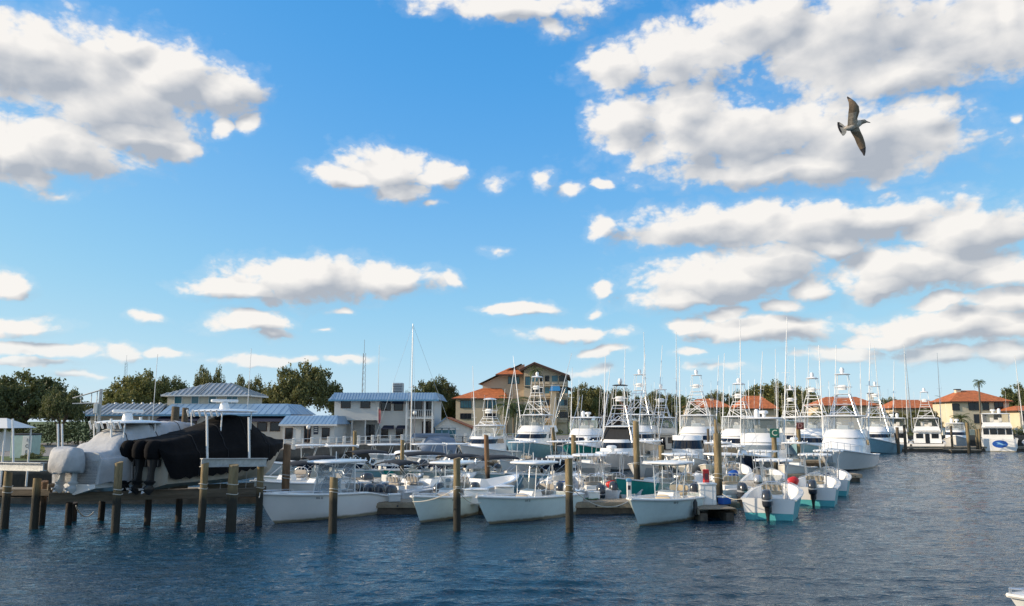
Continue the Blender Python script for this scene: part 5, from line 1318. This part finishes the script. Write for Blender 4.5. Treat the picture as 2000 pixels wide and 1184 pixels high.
T = [(55, 733, 96, 210, 0, leaf_dk, 'wide dark oak at the left edge of the picture'), (128, 762, 88, 90, 1, leaf_dk, 'thin open-branched tree left of the hoist'), (-40, 742, 90, 140, 2, leaf_dk, 'dense tree cut by the left edge'),
     (282, 732, 138, 150, 0, leaf_ol, 'rounded olive-green oak behind the restaurant roof'), (412, 720, 150, 70, 1, leaf_oak, 'small round treetop above the upper room of the restaurant'), (490, 738, 146, 80, 1, leaf_oak, 'open tree right of the upper room of the restaurant'),
     (595, 715, 140, 165, 0, leaf_oak, 'big dark oak between the restaurant and the two-storey building'), (340, 742, 160, 90, 2, leaf_dk, 'dark tree behind the left slope of the upper room'),
     (540, 765, 150, 90, 2, leaf_ol, 'low olive tree beneath the big dark oak'), (850, 742, 175, 110, 0, leaf_dk, 'oak rising right of the two-storey building'), (810, 768, 170, 70, 1, leaf_dk, 'low tree behind the corner balcony'), (885, 770, 180, 70, 2, leaf_dk, 'dark tree at the left side of the condominium'),
     (1150, 755, 195, 110, 0, leaf_oak, 'grey-green oak right of the condominium'), (1205, 762, 210, 90, 2, leaf_dk, 'dark tree behind the brown-roofed house'), (1265, 772, 215, 90, 0, leaf_dk, 'dark tree behind the large cream-hulled yacht'), (1130, 800, 172, 50, 1, leaf_ol, 'small olive tree right of the condominium balconies'),
     (1400, 768, 225, 90, 2, leaf_oak, 'low tree behind the tan chimney'), (1500, 750, 215, 130, 0, leaf_ol, 'rounded olive tree behind the navy express yacht'), (1560, 760, 225, 110, 2, leaf_oak, 'tree behind the teal-grey hulled yacht'), (1450, 765, 230, 80, 1, leaf_dk, 'far tree left of the rounded olive tree'),
     (1985, 755, 200, 110, 0, leaf_dk, 'dark oak right of the yellow house'), (2030, 775, 185, 80, 2, leaf_oak, 'tree at the right edge of the picture'), (1320, 775, 230, 80, 2, leaf_dk, 'dark tree behind the palms'), (1730, 780, 200, 80, 2, leaf_dk, 'dark tree between the two orange-roofed houses'), (1570, 772, 200, 90, 0, leaf_oak, 'oak left of the house with white chimneys'), (1180, 770, 170, 70, 1, leaf_ol, 'olive tree before the brown-roofed house'), (1285, 768, 195, 80, 0, leaf_oak, 'oak behind the narrow cream yacht'), (1715, 800, 162, 60, 1, leaf_ol, 'small olive tree behind the pale blue yacht'), (1765, 805, 160, 50, 1, leaf_oak, 'small tree behind the far dock'), (1800, 800, 158, 60, 2, leaf_dk, 'leafy tree left of the stern-on tower yacht'), (1600, 800, 160, 60, 2, leaf_ol, 'olive tree behind the dark red sign'), (1420, 798, 165, 60, 0, leaf_dk, 'dark tree behind the tan yacht'), (1630, 778, 240, 90, 0, leaf_dk, 'far tree behind the orange roofs'), (1740, 785, 250, 120, 2, leaf_dk, 'far low tree behind the long terrace'), (1080, 772, 230, 90, 2, leaf_dk, 'far tree hidden behind the balcony block'), (700, 790, 170, 120, 2, leaf_dk, 'low dark tree behind the blue mansard roof'), (1850, 782, 240, 90, 2, leaf_dk, 'far dark tree behind the yellow house roof')]
for i, (px, yt, Y, w, v, mt, lb) in enumerate(T): tree(lb, px, yt, Y, w, v, mt)
for i in range(9): tree('far tree in the row beyond the rooftops, ' + ('first', 'second', 'third', 'fourth', 'fifth', 'sixth', 'seventh', 'eighth', 'ninth')[i] + ' from the left', 60 + i * 120 if i < 3 else 900 + (i - 3) * 190, 792 - (i % 3) * 5, 300, 170, i % 3, leaf_dk, group='far row of trees', name='far_tree')

def palm(label, px, ytop, Y, h_crown=2.2, r=.16, nf=22, mat=leaf_pl, lean=0, zg=GZ):
    t = thing('palm_tree', label, 'palm', (PX(px, Y), Y, zg), 0, 'palms'); H = PZ(ytop, Y) - zg - h_crown * .55
    MB().tube([(0, 0, -.1), (lean * .3, 0, H * .35), (lean * .7, 0, H * .7), (lean, 0, H)], r * 1.2, 9, True, r * .8).build('trunk', palmbark, t)
    m = MB(); rnd = random.Random(px)
    for k in range(nf):
        a = k * 2.399 + rnd.uniform(-.2, .2); e0 = rnd.uniform(-.5, 1.25); Ln = h_crown * rnd.uniform(.8, 1.1)
        p = Vector((lean, 0, H)); el = e0; pts = [p.copy()]
        for s_ in range(6):
            p = p + Vector((math.cos(a) * math.cos(el), math.sin(a) * math.cos(el), math.sin(el))) * Ln / 6; el -= .26; pts.append(p.copy())
        side = Vector((-math.sin(a), math.cos(a), 0))
        for s_ in range(1, 6):
            for j in (0, .5):
                b0 = pts[s_].lerp(pts[s_ + 1], j); wd = h_crown * .26 * (1 - abs(s_ - 2.5) / 4.5)
                dr = (pts[s_ + 1] - pts[s_]).normalized() * .25 * h_crown * .5
                for sg in (1, -1):
                    tip = b0 + side * sg * wd + dr + Vector((0, 0, -wd * .45))
                    m.add([b0 - dr * .12, b0 + dr * .25, tip], [(0, 1, 2)])
        m.tube(pts, .03, 4)
    m.build('crown', mat, t, 0, False)
    return t
for a in ((1045, 712, 150, 2.0, 'tall palm in front of the condominium balconies'), (1003, 768, 138, 3.4, 'broad palm below the condominium with yellow-green fronds'), (990, 776, 136, 2.8, 'lower palm left of the broad condominium palm'), (1018, 782, 137, 2.8, 'palm right of the broad condominium palm'), (1905, 738, 152, 1.5, 'tall thin palm before the yellow house'),
          (1835, 772, 190, 1.9, 'palm left of the yellow house'), (1335, 768, 178, 3.0, 'bushy palm between the tower yachts'), (1325, 775, 175, 2.8, 'left-hand bushy palm between the tower yachts'), (1348, 782, 172, 2.4, 'right-hand bushy palm between the tower yachts'), (1290, 772, 182, 2.2, 'palm behind the narrow cream yacht'), (1868, 806, 158, 2.2, 'low bushy palm in front of the yellow house'), (1655, 790, 170, 2.0, 'palm behind the bow-on yacht')):
    palm(a[4], a[0], a[1], a[2], a[3], lean=.3 if a[0] == 1905 else 0)

def bush(label, px, ytop, Y, wpx, mat, zg=GZ, ry=1.0):
    h = PZ(ytop, Y) - zg; w = wpx / F * Y / 2; rnd = random.Random(px * 7 + 1); m = MB()
    lf = max(.05, .055 * min(w, 3))
    for k in range(900):
        d = Vector((rnd.gauss(0, 1), rnd.gauss(0, 1), rnd.gauss(0, 1))).normalized() * rnd.random() ** .35
        p = Vector((d.x * w, d.y * min(w, 1.5) * ry, max(.02, (d.z * .5 + .5) * h * (1 + .2 * math.sin(d.x * 5 + px))))); u = Vector((rnd.gauss(0, 1), rnd.gauss(0, 1), rnd.gauss(0, 1))).normalized(); v = u.orthogonal().normalized() * .6
        m.add([p - u * lf, p + v * lf, p + u * lf, p - v * lf], [(0, 1, 2, 3)])
    t = thing('bush', label, 'bush', (PX(px, Y), Y, zg), 0, 'bushes on the shore')
    m.build('foliage', mat, t, 0, False)
    MB().tube([(0, 0, -.05), (.03, 0, h * .4)], .05 * min(1.5, w), 6).build('stem', bark, t)
bush('yellow-green shrub beside the ice box', 82, 868, 66, 40, leaf_yl)
bush('dark low hedge below the yellow-green shrub', 78, 886, 62, 40, leaf_dk)
for i, (px, yt, Y, w, lb) in enumerate(((80, 820, 92, 160, 'dark hedge under the wide oak'), (0, 820, 94, 170, 'dark hedge at the left edge'), (165, 822, 96, 120, 'hedge left of the restaurant porch'), (1758, 822, 150, 40, 'clipped hedge behind the far dock'), (1840, 830, 158, 50, 'hedge left of the yellow house'), (1975, 838, 156, 60, 'hedge right of the motor yacht'), (930, 838, 150, 60, 'hedge below the condominium wing'), (1060, 838, 152, 80, 'dark red-green hedge below the balcony block'), (1150, 838, 160, 70, 'hedge behind the teal-hulled yacht'), (1330, 838, 165, 90, 'hedge under the palms'), (1480, 836, 170, 120, 'hedge behind the navy yacht'), (1620, 836, 172, 120, 'hedge behind the bow-on yacht'), (1230, 838, 165, 90, 'hedge behind the cream-hulled yacht'))):
    bush(lb, px, yt, Y, w, leaf_dk if i % 3 else leaf_oak)

# ------------------------------------------------------------------ masts and towers on land
def lattice(label, px, ytop, Y, w=.5):
    t = thing('radio_tower', label, 'radio tower', (PX(px, Y), Y, GZ)); H = PZ(ytop, Y) - GZ
    for k in range(3):
        a = k * 2.094; MB().tube([(w * math.cos(a), w * math.sin(a), 0), (w * .6 * math.cos(a), w * .6 * math.sin(a), H)], .045, 5).build('leg', steel, t)
    n = int(H / 1.2); br = []
    for i in range(n):
        for k in range(3):
            a0, a1 = (k + i) * 2.094, (k + i + 1) * 2.094; z0_, z1_ = H * i / n, H * (i + 1) / n
            w0, w1 = w * (1 - .4 * i / n), w * (1 - .4 * (i + 1) / n)
            br.append([(w0 * math.cos(a0), w0 * math.sin(a0), z0_), (w1 * math.cos(a1), w1 * math.sin(a1), z1_)])
    pipe(t, 'bracing', br, .03, steel, 4)
    pipe(t, 'antenna', [[(0, 0, H), (0, 0, H + 3)]], .05, steel, 5)
lattice('lattice radio tower rising behind the two-storey building', 711, 690, 175, .55)
lattice('distant lattice radio tower above the olive oak', 247, 708, 330, .9)
o = MB().tube([(0, 0, 0), (0, 0, PZ(674, 150) - GZ)], .09, 6, True, .03).build('aerial_pole', steel); o.location = (PX(740, 150), 150, GZ); tag(o, 'thin aerial pole right of the lattice tower', 'pole')
# boat hoist at the left
hc = P(187, 905, 66); t = thing('yard_hoist', 'tall galvanised boat hoist post with jib arm', 'hoist', (hc.x, hc.y, GZ)); H = PZ(760, 66) - GZ
MB().box((0, 0, H / 2), (.2, .2, H), .02).build('post', steel, t); a = PX(148, 66) - hc.x
pipe(t, 'jib', [[(0, 0, H - .08), (a, 0, H - .75)]], .06, steel); pipe(t, 'jib_lower', [[(0, 0, H - 1.15), (a, 0, H - 1.2)]], .06, steel)
pipe(t, 'jib_web', [[(a * .33, 0, H - .3), (a * .33, 0, H - 1.18)], [(a * .7, 0, H - .55), (a * .7, 0, H - 1.18)], [(-.3, 0, H - .2), (-.3, 0, 1.0)]], .035, steel)
MB().box((-.25, -.1, H - 1.6), (.3, .3, .8), .03).build('winch_box', trimw, t)

# ------------------------------------------------------------------ small things
def text(s, size, mat, parent, loc, rot=(math.pi / 2, 0, 0), name='lettering', ext=.004):
    cu = bpy.data.curves.new(name, 'FONT'); cu.body = s; cu.size = size; cu.align_x = 'CENTER'; cu.align_y = 'CENTER'; cu.extrude = ext
    cu.materials.append(mat); ob = bpy.data.objects.new(name, cu); C.objects.link(ob)
    dg = bpy.context.evaluated_depsgraph_get(); me = bpy.data.meshes.new_from_object(ob.evaluated_get(dg)); bpy.data.objects.remove(ob)
    o = bpy.data.objects.new(name, me); C.objects.link(o); o.parent = parent; o.location = loc; o.rotation_euler = rot
    return o
for (px, py, Y, ch, mat, fg, sz, lb) in ((1512, 846, 59.7, 'C', M('sign_green', (.012, .13, .09), .5), M('sign_cream', (.75, .78, .62), .5), .66, 'square green sign with a pale letter C on a piling'), (1562, 832, 71.7, 'D', M('sign_maroon', (.13, .03, .025), .5), M('sign_pink', (.42, .25, .22), .5), .62, 'small dark red sign with a faded letter D on a piling')):
    p = P(px, py, Y); t = thing('dock_sign', lb, 'sign', (p.x, p.y, p.z), -.2)
    MB().box((0, -.22, 0), (sz, .05, sz), .012).build('board', mat, t); text(ch, sz * .9, fg, t, (0, -.262, -.0))
# dock box with red reel on it
p = W(1382, 985, .6); t = thing('dock_box', 'tall white fibreglass dock box beside the stout piling', 'box', (p.x, p.y, .57), -.1)
MB().box((0, 0, .5), (.8, .6, 1.0), .04).build('body', gel, t); MB().box((0, 0, 1.03), (.88, .68, .09), .03).build('lid', gel, t)
for s_ in (-.2, .2): MB().box((s_, -.305, .5), (.012, .012, .9)).build('seam', gel_grey, t, 0)
t = thing('fire_cabinet', 'red fire cabinet standing behind the white dock box', 'cabinet', (p.x + .1, p.y + .55, .57)); MB().box((0, 0, .85), (.28, .25, 1.7), .03).build('body', red, t); MB().box((0, -.13, 1.35), (.18, .02, .3)).build('door_glass', wshield, t)
for (px, py, zt, lb, sc_) in ((930, 985, .57, 'white dock box between the second and third front boats', 1.2), (985, 978, .57, 'second white dock box behind the seafoam boat', 1.0)):
    p = W(px, py, .57); t = thing('dock_box', lb, 'box', (p.x, p.y, .57)); MB().box((0, 0, .35), (sc_, .6, .7), .05).build('body', gel, t); MB().slab((0, 0, .7), sc_ * 1.06, .68, .06, .05, 6).build('lid', gel, t)
# bags and buckets
def bag(lb, px, py, Y, mat, s=.3):
    p = P(px, py, Y); m = MB().blob((0, 0, 0), (s, s * .7, s * .8), 12, 8); m.v = [(x * (1 + .12 * math.sin(9 * z)), y, z * (1 + .15 * math.sin(7 * x))) for x, y, z in m.v]
    o = m.build('bag', mat, None, 60); o.location = p; tag(o, lb, 'bag')
bag('bright red bag on the stern of a middle white boat', 1194, 947, 47.6, red, .33); bag('bright red bag on the second stern-out boat', 1548, 941, 46.5, red, .36)
bag('royal blue bag behind the stout piling', 1432, 926, 47.5, bl_o, .3); bag('dark blue bag on the second stern-out boat', 1546, 951, 46.4, navy, .3); bag('royal blue bag left of the seafoam boat engine', 1100, 940, 47.5, bl_o, .3)
# ice box on the quay
p = P(40, 895, 62.5); t = thing('ice_box', 'pale green and white ice box on the quay at far left', 'ice box', (p.x, p.y, GZ), -.05)
hbx = PZ(850, 62.5) - GZ
MB().box((0, .5, hbx / 2), (1.7, 1.1, hbx), .04).build('cabinet', M('ice_green', (.42, .55, .50), .5), t); MB().box((.48, -.075, hbx / 2), (.72, .05, hbx * .92), .02).build('door', trimw, t); MB().box((0, .5, hbx + .06), (1.75, 1.15, .12), .03).build('top', boot, t)
for k, ch in enumerate('ICE'): text(ch, .36, navy, t, (.48, -.11, hbx * .78 - k * .45))
# canopy shed at the far left
p = P(0, 905, 50); t = thing('canopy_shed', 'white canopy on slim posts cut by the left edge', 'canopy', (p.x, p.y, 0), 0); zc = PZ(828, 50)
MB().add([(-3, -1.5, zc - .25), (1.2, -1.5, zc - .25), (1.2, 1.5, zc - .25), (-3, 1.5, zc - .25), (-2, -.2, zc + .35), (.3, -.2, zc + .35)], [(0, 1, 5, 4), (1, 2, 5), (2, 3, 4, 5), (3, 0, 4), (3, 2, 1, 0)]).build('roof', trimw, t, 0)
for sx in (-2.8, .95):
    for sy in (-1.3, 1.3): MB().tube([(sx, sy, .6), (sx, sy, zc - .2)], .06, 8).build('post', trimw, t)
MB().box((-1.0, 0, zc - 1.1), (2.4, 1.2, 1.2), .03).build('panel', trimw, t)
# quay railing, lamp, signs near the buildings
def rail_post(i, x, y): pass
pts = [(-24, 74.5), (-16.2, 97.9), (1.4, 112.6)]
t = thing('quay_railing', 'low white picket railing along the quay before the white buildings', 'railing', (0, 0, GZ + .06))
for (a, b) in zip(pts[:-1], pts[1:]):
    a, b = Vector(a), Vector(b); n = int((b - a).length / 1.6)
    for i in range(n + 1):
        q_ = a.lerp(b, i / n); MB().box((q_.x, q_.y + .5, .5), (.16 if i % 2 else .34, .16, 1.0 if i % 2 else 1.15), .02).build('post', trimw, t)
    for zz in (.45, .95):
        pipe(t, 'rail', [[(a.x, a.y + .5, zz), (b.x, b.y + .5, zz)]], .035, trimw, 6)
def lamp(lb, px, Y, ytop):
    t = thing('lamp_post', lb, 'lamp', (PX(px, Y), Y, GZ)); H = PZ(ytop, Y) - GZ
    MB().tube([(0, 0, 0), (0, 0, H - .3)], .06, 8).build('post', brown, t); MB().blob((0, 0, H - .1), (.25, .25, .25), 12, 8).build('globe', trimw, t)
lamp('globe lamp before the small blue-roofed building', 607, 92, 833); lamp('globe lamp on a post before the corner balcony', 812, 98, 805)
t = thing('flag_pole', 'short pole with a hanging striped flag on the two-storey building', 'flag', (PX(741, 109), 109.2, GZ)); H = PZ(795, 109) - GZ
pipe(t, 'pole', [[(0, 0, 2.5), (0, -.3, H)]], .04, alu_p)
MB().add([(.0, -.25, H - .1), (.35, -.3, H - .4), (.42, -.25, H - 2.2), (.1, -.3, H - 2.3)], [(0, 1, 2, 3)]).build('cloth', M('flag_cloth', (.40, .12, .12), .8, var=.5, vs=9), t, 0)
for (px, Y, lb) in ((690, 100, 'dark patio set left of the door'), (735, 101, 'dark patio set right of the door'), (905, 106, 'dark patio set before the cottage'), (885, 105, 'second dark patio set before the cottage')):
    t = thing('patio_table', lb, 'table', (PX(px, Y), Y, GZ)); MB().slab((0, 0, .72), 1.2, 1.0, .05, 0).build('top', boot, t); MB().tube([(0, 0, 0), (0, 0, .72)], .06, 8).build('pedestal', boot, t)

# dock gear: power pedestals, coolers, hose coils
for i, (x, y, lb) in enumerate(((-9.2, 43.2, 'at the left end of the near dock'), (-3.4, 43.2, 'behind the ice blue boat'), (1.6, 43.2, 'behind the seafoam boat'), (6.2, 43.2, 'left of the rightmost front boat'), (-14.2, 59, 'on the dock left of the canopy boats'), (-5, 59, 'on the dock under the dark canopies'), (4.5, 59, 'on the dock right of the dark canopies'))):
    t = thing('power_pedestal', 'white power pedestal ' + lb, 'pedestal', (x, y, .6), 0, 'power pedestals')
    MB().box((0, 0, .45), (.24, .2, .9), .03).build('post', gel, t); MB().slab((0, 0, .9), .3, .26, .12, .06, 4).build('cap', trimb if i % 2 else gel_grey, t); MB().box((0, -.105, .6), (.14, .02, .22)).build('socket_panel', boot, t)
for i, (px, y_, z_, lb, mt) in enumerate(((1160, 975, .6, 'white cooler on the dock beside the sunlit piling', gel), (770, 980, .6, 'grey cooler on the dock right of the leftmost front boat', gel_grey), (1415, 985, .6, 'blue cooler at the foot of the stout piling', bl_o))):
    p = W(px, y_, z_); t = thing('cooler', lb, 'cooler', (p.x, p.y, z_), .3 * i); MB().box((0, 0, .17), (.6, .36, .34), .03).build('body', mt, t); MB().box((0, 0, .37), (.63, .39, .08), .02).build('lid', gel, t)
for i, (x, y, lb) in enumerate(((-6.4, 43.0, 'green hose coil on the near dock left of the ice blue boat'), (4.2, 43.0, 'green hose coil on the near dock right of the seafoam boat'))):
    pts_ = [(math.cos(k * .5) * (.24 + .003 * k), math.sin(k * .5) * (.24 + .003 * k), .02 + .012 * (k // 12)) for k in range(50)]
    o = MB().tube(pts_, .018, 5).build('hose_coil', M('hose_green', (.03, .16, .06), .5)); o.location = (x, y, .6); tag(o, lb, 'hose')
# garden wall and shrubs in front of the yellow house
t = thing('garden_wall', 'low cream wall along the shore before the yellow house', 'wall', (PX(1925, 156), 156, GZ))
MB().box((0, 0, .55), (19, .3, 1.1), .03).build('wall', wallc, t)
for k in range(5): MB().box((-9.4 + 4.7 * k, -.02, .7), (.5, .5, 1.4), .03).build('pillar', trimw, t)
for (px, yt, Y, w, lb, mt) in ((1700, 836, 150, 60, 'green hedge left end of the far quay', leaf_pl), (1790, 838, 151, 50, 'olive hedge behind the stern-on tower yacht', leaf_ol), (1878, 822, 158, 36, 'tall shrub before the yellow house', leaf_pl), (1930, 826, 159, 40, 'round shrub right of the tall thin palm', leaf_ol), (1990, 834, 157, 40, 'shrub at the end of the cream wall', leaf_dk)):
    bush(lb, px, yt, Y, w, mt)
# mooring lines
def line(lb, a, b, sag=.25, r=.018):
    a, b = Vector(a), Vector(b); pts = [a.lerp(b, i / 10) - Vector((0, 0, sag * 4 * (i / 10) * (1 - i / 10))) for i in range(11)]
    o = MB().tube([p - a for p in pts], r, 6).build('mooring_line', rope); o.location = a; tag(o, lb, 'rope', 'mooring lines')
line('slack rope looping below the grey covered boat', P(148, 988, 38.4), P(183, 1000, 39.5), .35, .03)
line('rope from the leftmost front boat to the piling under the lift beam', P(506, 972, 35.7), P(508, 960, 37.2), .05)
line('rope from the ice blue boat to its piling', P(806, 980, 36), P(890, 955, 34.5), .15)
line('rope from the seafoam boat bow to the dock', P(940, 982, 36), P(897, 962, 34.6), .2)
line('rope from the rightmost front boat bow to the sunlit piling', P(1226, 980, 35.8), P(1118, 955, 34.0), .45)
line('rope tying the stern-out boat to the stout piling', P(1446, 975, 38.2), P(1411, 965, 40), .1)
# black fender hanging on the rightmost front boat
p = P(1358, 990, 38.9); t = thing('boat_fender', 'black fender hanging on the side of the rightmost front boat', 'fender', p)
MB().stack([(0, 0, -.42, .06, .06), (0, 0, -.36, .2, .2), (0, 0, .2, .22, .22), (0, 0, .3, .12, .12), (0, 0, .36, .04, .04)], 12, 2).build('body', black, t); pipe(t, 'line', [[(0, 0, .34), (0, 0, .62)]], .012, rope)

# ------------------------------------------------------------------ gull in flight, belly towards us
def gull():
    Y = 13.2; o3 = P(1665, 246, Y); s = Y / F / math.cos(.2)
    # outline in photo pixels relative to the body centre (x right, y up), built as a solid with depth towards the viewer
    def wing(st):       # stations: centre, chord direction half widths, thickness, curve towards the viewer
        return st
    m = MB()
    def foil(stations):
        rings = []
        for (lead, trail, th, dep) in stations:
            lead, trail = Vector(lead), Vector(trail); r = []
            for (f, tk) in ((0, 0), (.08, .7), (.3, 1), (.65, .6), (1, .05), (.65, -.25), (.3, -.5), (.08, -.55)):
                q = lead.lerp(trail, f); r.append((q.x * s, (dep - tk * th) * s, q.y * s))
            rings.append(r)
        return rings
    up = foil([((12, -4), (-10, -10), 7, 0), ((9, 14), (-12, -2), 5, -4), ((12, 26), (-11, 22), 4, -9), ((10, 36), (-10, 34), 3.2, -12), ((4, 46), (-9.5, 44), 2.4, -11), ((-3, 54), (-10, 52), 1.6, -8), ((-8.5, 60), (-10, 58), .6, -5)])
    dn = foil([((12, -4), (-8, -4), 7, 0), ((17, -12), (-3, -12), 5, 3), ((23, -22), (5, -24), 4, 6), ((26.5, -32), (10, -36), 3.2, 8), ((27.5, -42), (15, -47), 2.4, 8), ((26, -52), (19, -54), 1.6, 7), ((23.5, -60), (21, -60), .6, 6)])
    body = []
    ax = [(-20, -7, 1.5), (-14, -5, 4.5), (-6, -3, 7.5), (2, 0, 9.2), (10, 3, 8.6), (16, 6, 6.2), (20, 8, 4.8), (24, 9.3, 4.4), (27, 9, 3.2), (29, 8.4, 1.6)]
    for (x, y, r) in ax: body.append([(x * s + .0, r * .8 * s * math.cos(a), (y + r * math.sin(a)) * s) for a in [2 * math.pi * k / 12 for k in range(12)]])
    tail = []
    for (x, y, w, th) in ((-15, -6, 5, 2.2), (-20, -6, 9, 1.4), (-25, -6, 14, .9), (-28.5, -6.5, 15, .5)):
        d = Vector((-.32, 1)).normalized(); c = []
        for f in (-1, -.6, -.2, .2, .6, 1):
            bow_ = -(f * f) * -3.5
            c.append(((x + d.x * w * f + bow_ * (1 if x < -18 else 0)) * s, -th * s, (y + d.y * w * f) * s))
        for f in (1, .6, .2, -.2, -.6, -1):
            bow_ = -(f * f) * -3.5
            c.append(((x + d.x * w * f + bow_ * (1 if x < -18 else 0)) * s, th * s, (y + d.y * w * f) * s))
        tail.append(c)
    beak = []
    for (x, y, r) in ((27.5, 9, 2.2), (31, 8, 1.4), (35, 7, .9), (36.5, 6.2, .3)): beak.append([(x * s, r * .8 * s * math.cos(a), (y + r * math.sin(a)) * s) for a in [2 * math.pi * k / 8 for k in range(8)]])
    m.loft(body, True, True); nb = len(m.f)
    m.loft(up, True, True); n1 = len(m.f); m.loft(dn, True, True); n2 = len(m.f); m.loft(tail, True, True); n3 = len(m.f); m.loft(beak, True, True)
    t = thing('gull', 'brown and white gull banking in flight with wings spread', 'bird', o3)
    g = m.build('body', M('gull_white', (.52, .46, .38), .8, var=.2, vs=20), t, 60, False)
    me = g.data
    for mt in (M('gull_brown', (.20, .14, .085), .8, var=.4, vs=25), M('gull_dark', (.035, .03, .028), .7, var=.3, vs=20), M('gull_mottle', (.36, .29, .21), .8, var=.45, vs=30)): me.materials.append(mt)
    wing_tip = []
    for pl in me.polygons:
        i = pl.index; c = pl.center / s
        if nb <= i < n2:
            r = math.hypot(c.x, c.z)
            pl.material_index = 2 if (r > 50 or (r > 22 and ((i < n1 and c.x < -9) or (i >= n1 and c.x < 8 - c.z * .27 - 14)))) else (1 if r > 16 else 3)
        elif n2 <= i < n3: pl.material_index = 2 if c.x < -23 else 0
        elif i >= n3: pl.material_index = 2
        else: pl.material_index = 3 if c.x > 14 else 0
    import bmesh
    bm = bmesh.new(); bm.from_mesh(me); bmesh.ops.recalc_face_normals(bm, faces=bm.faces); bm.to_mesh(me); bm.free()
gull()
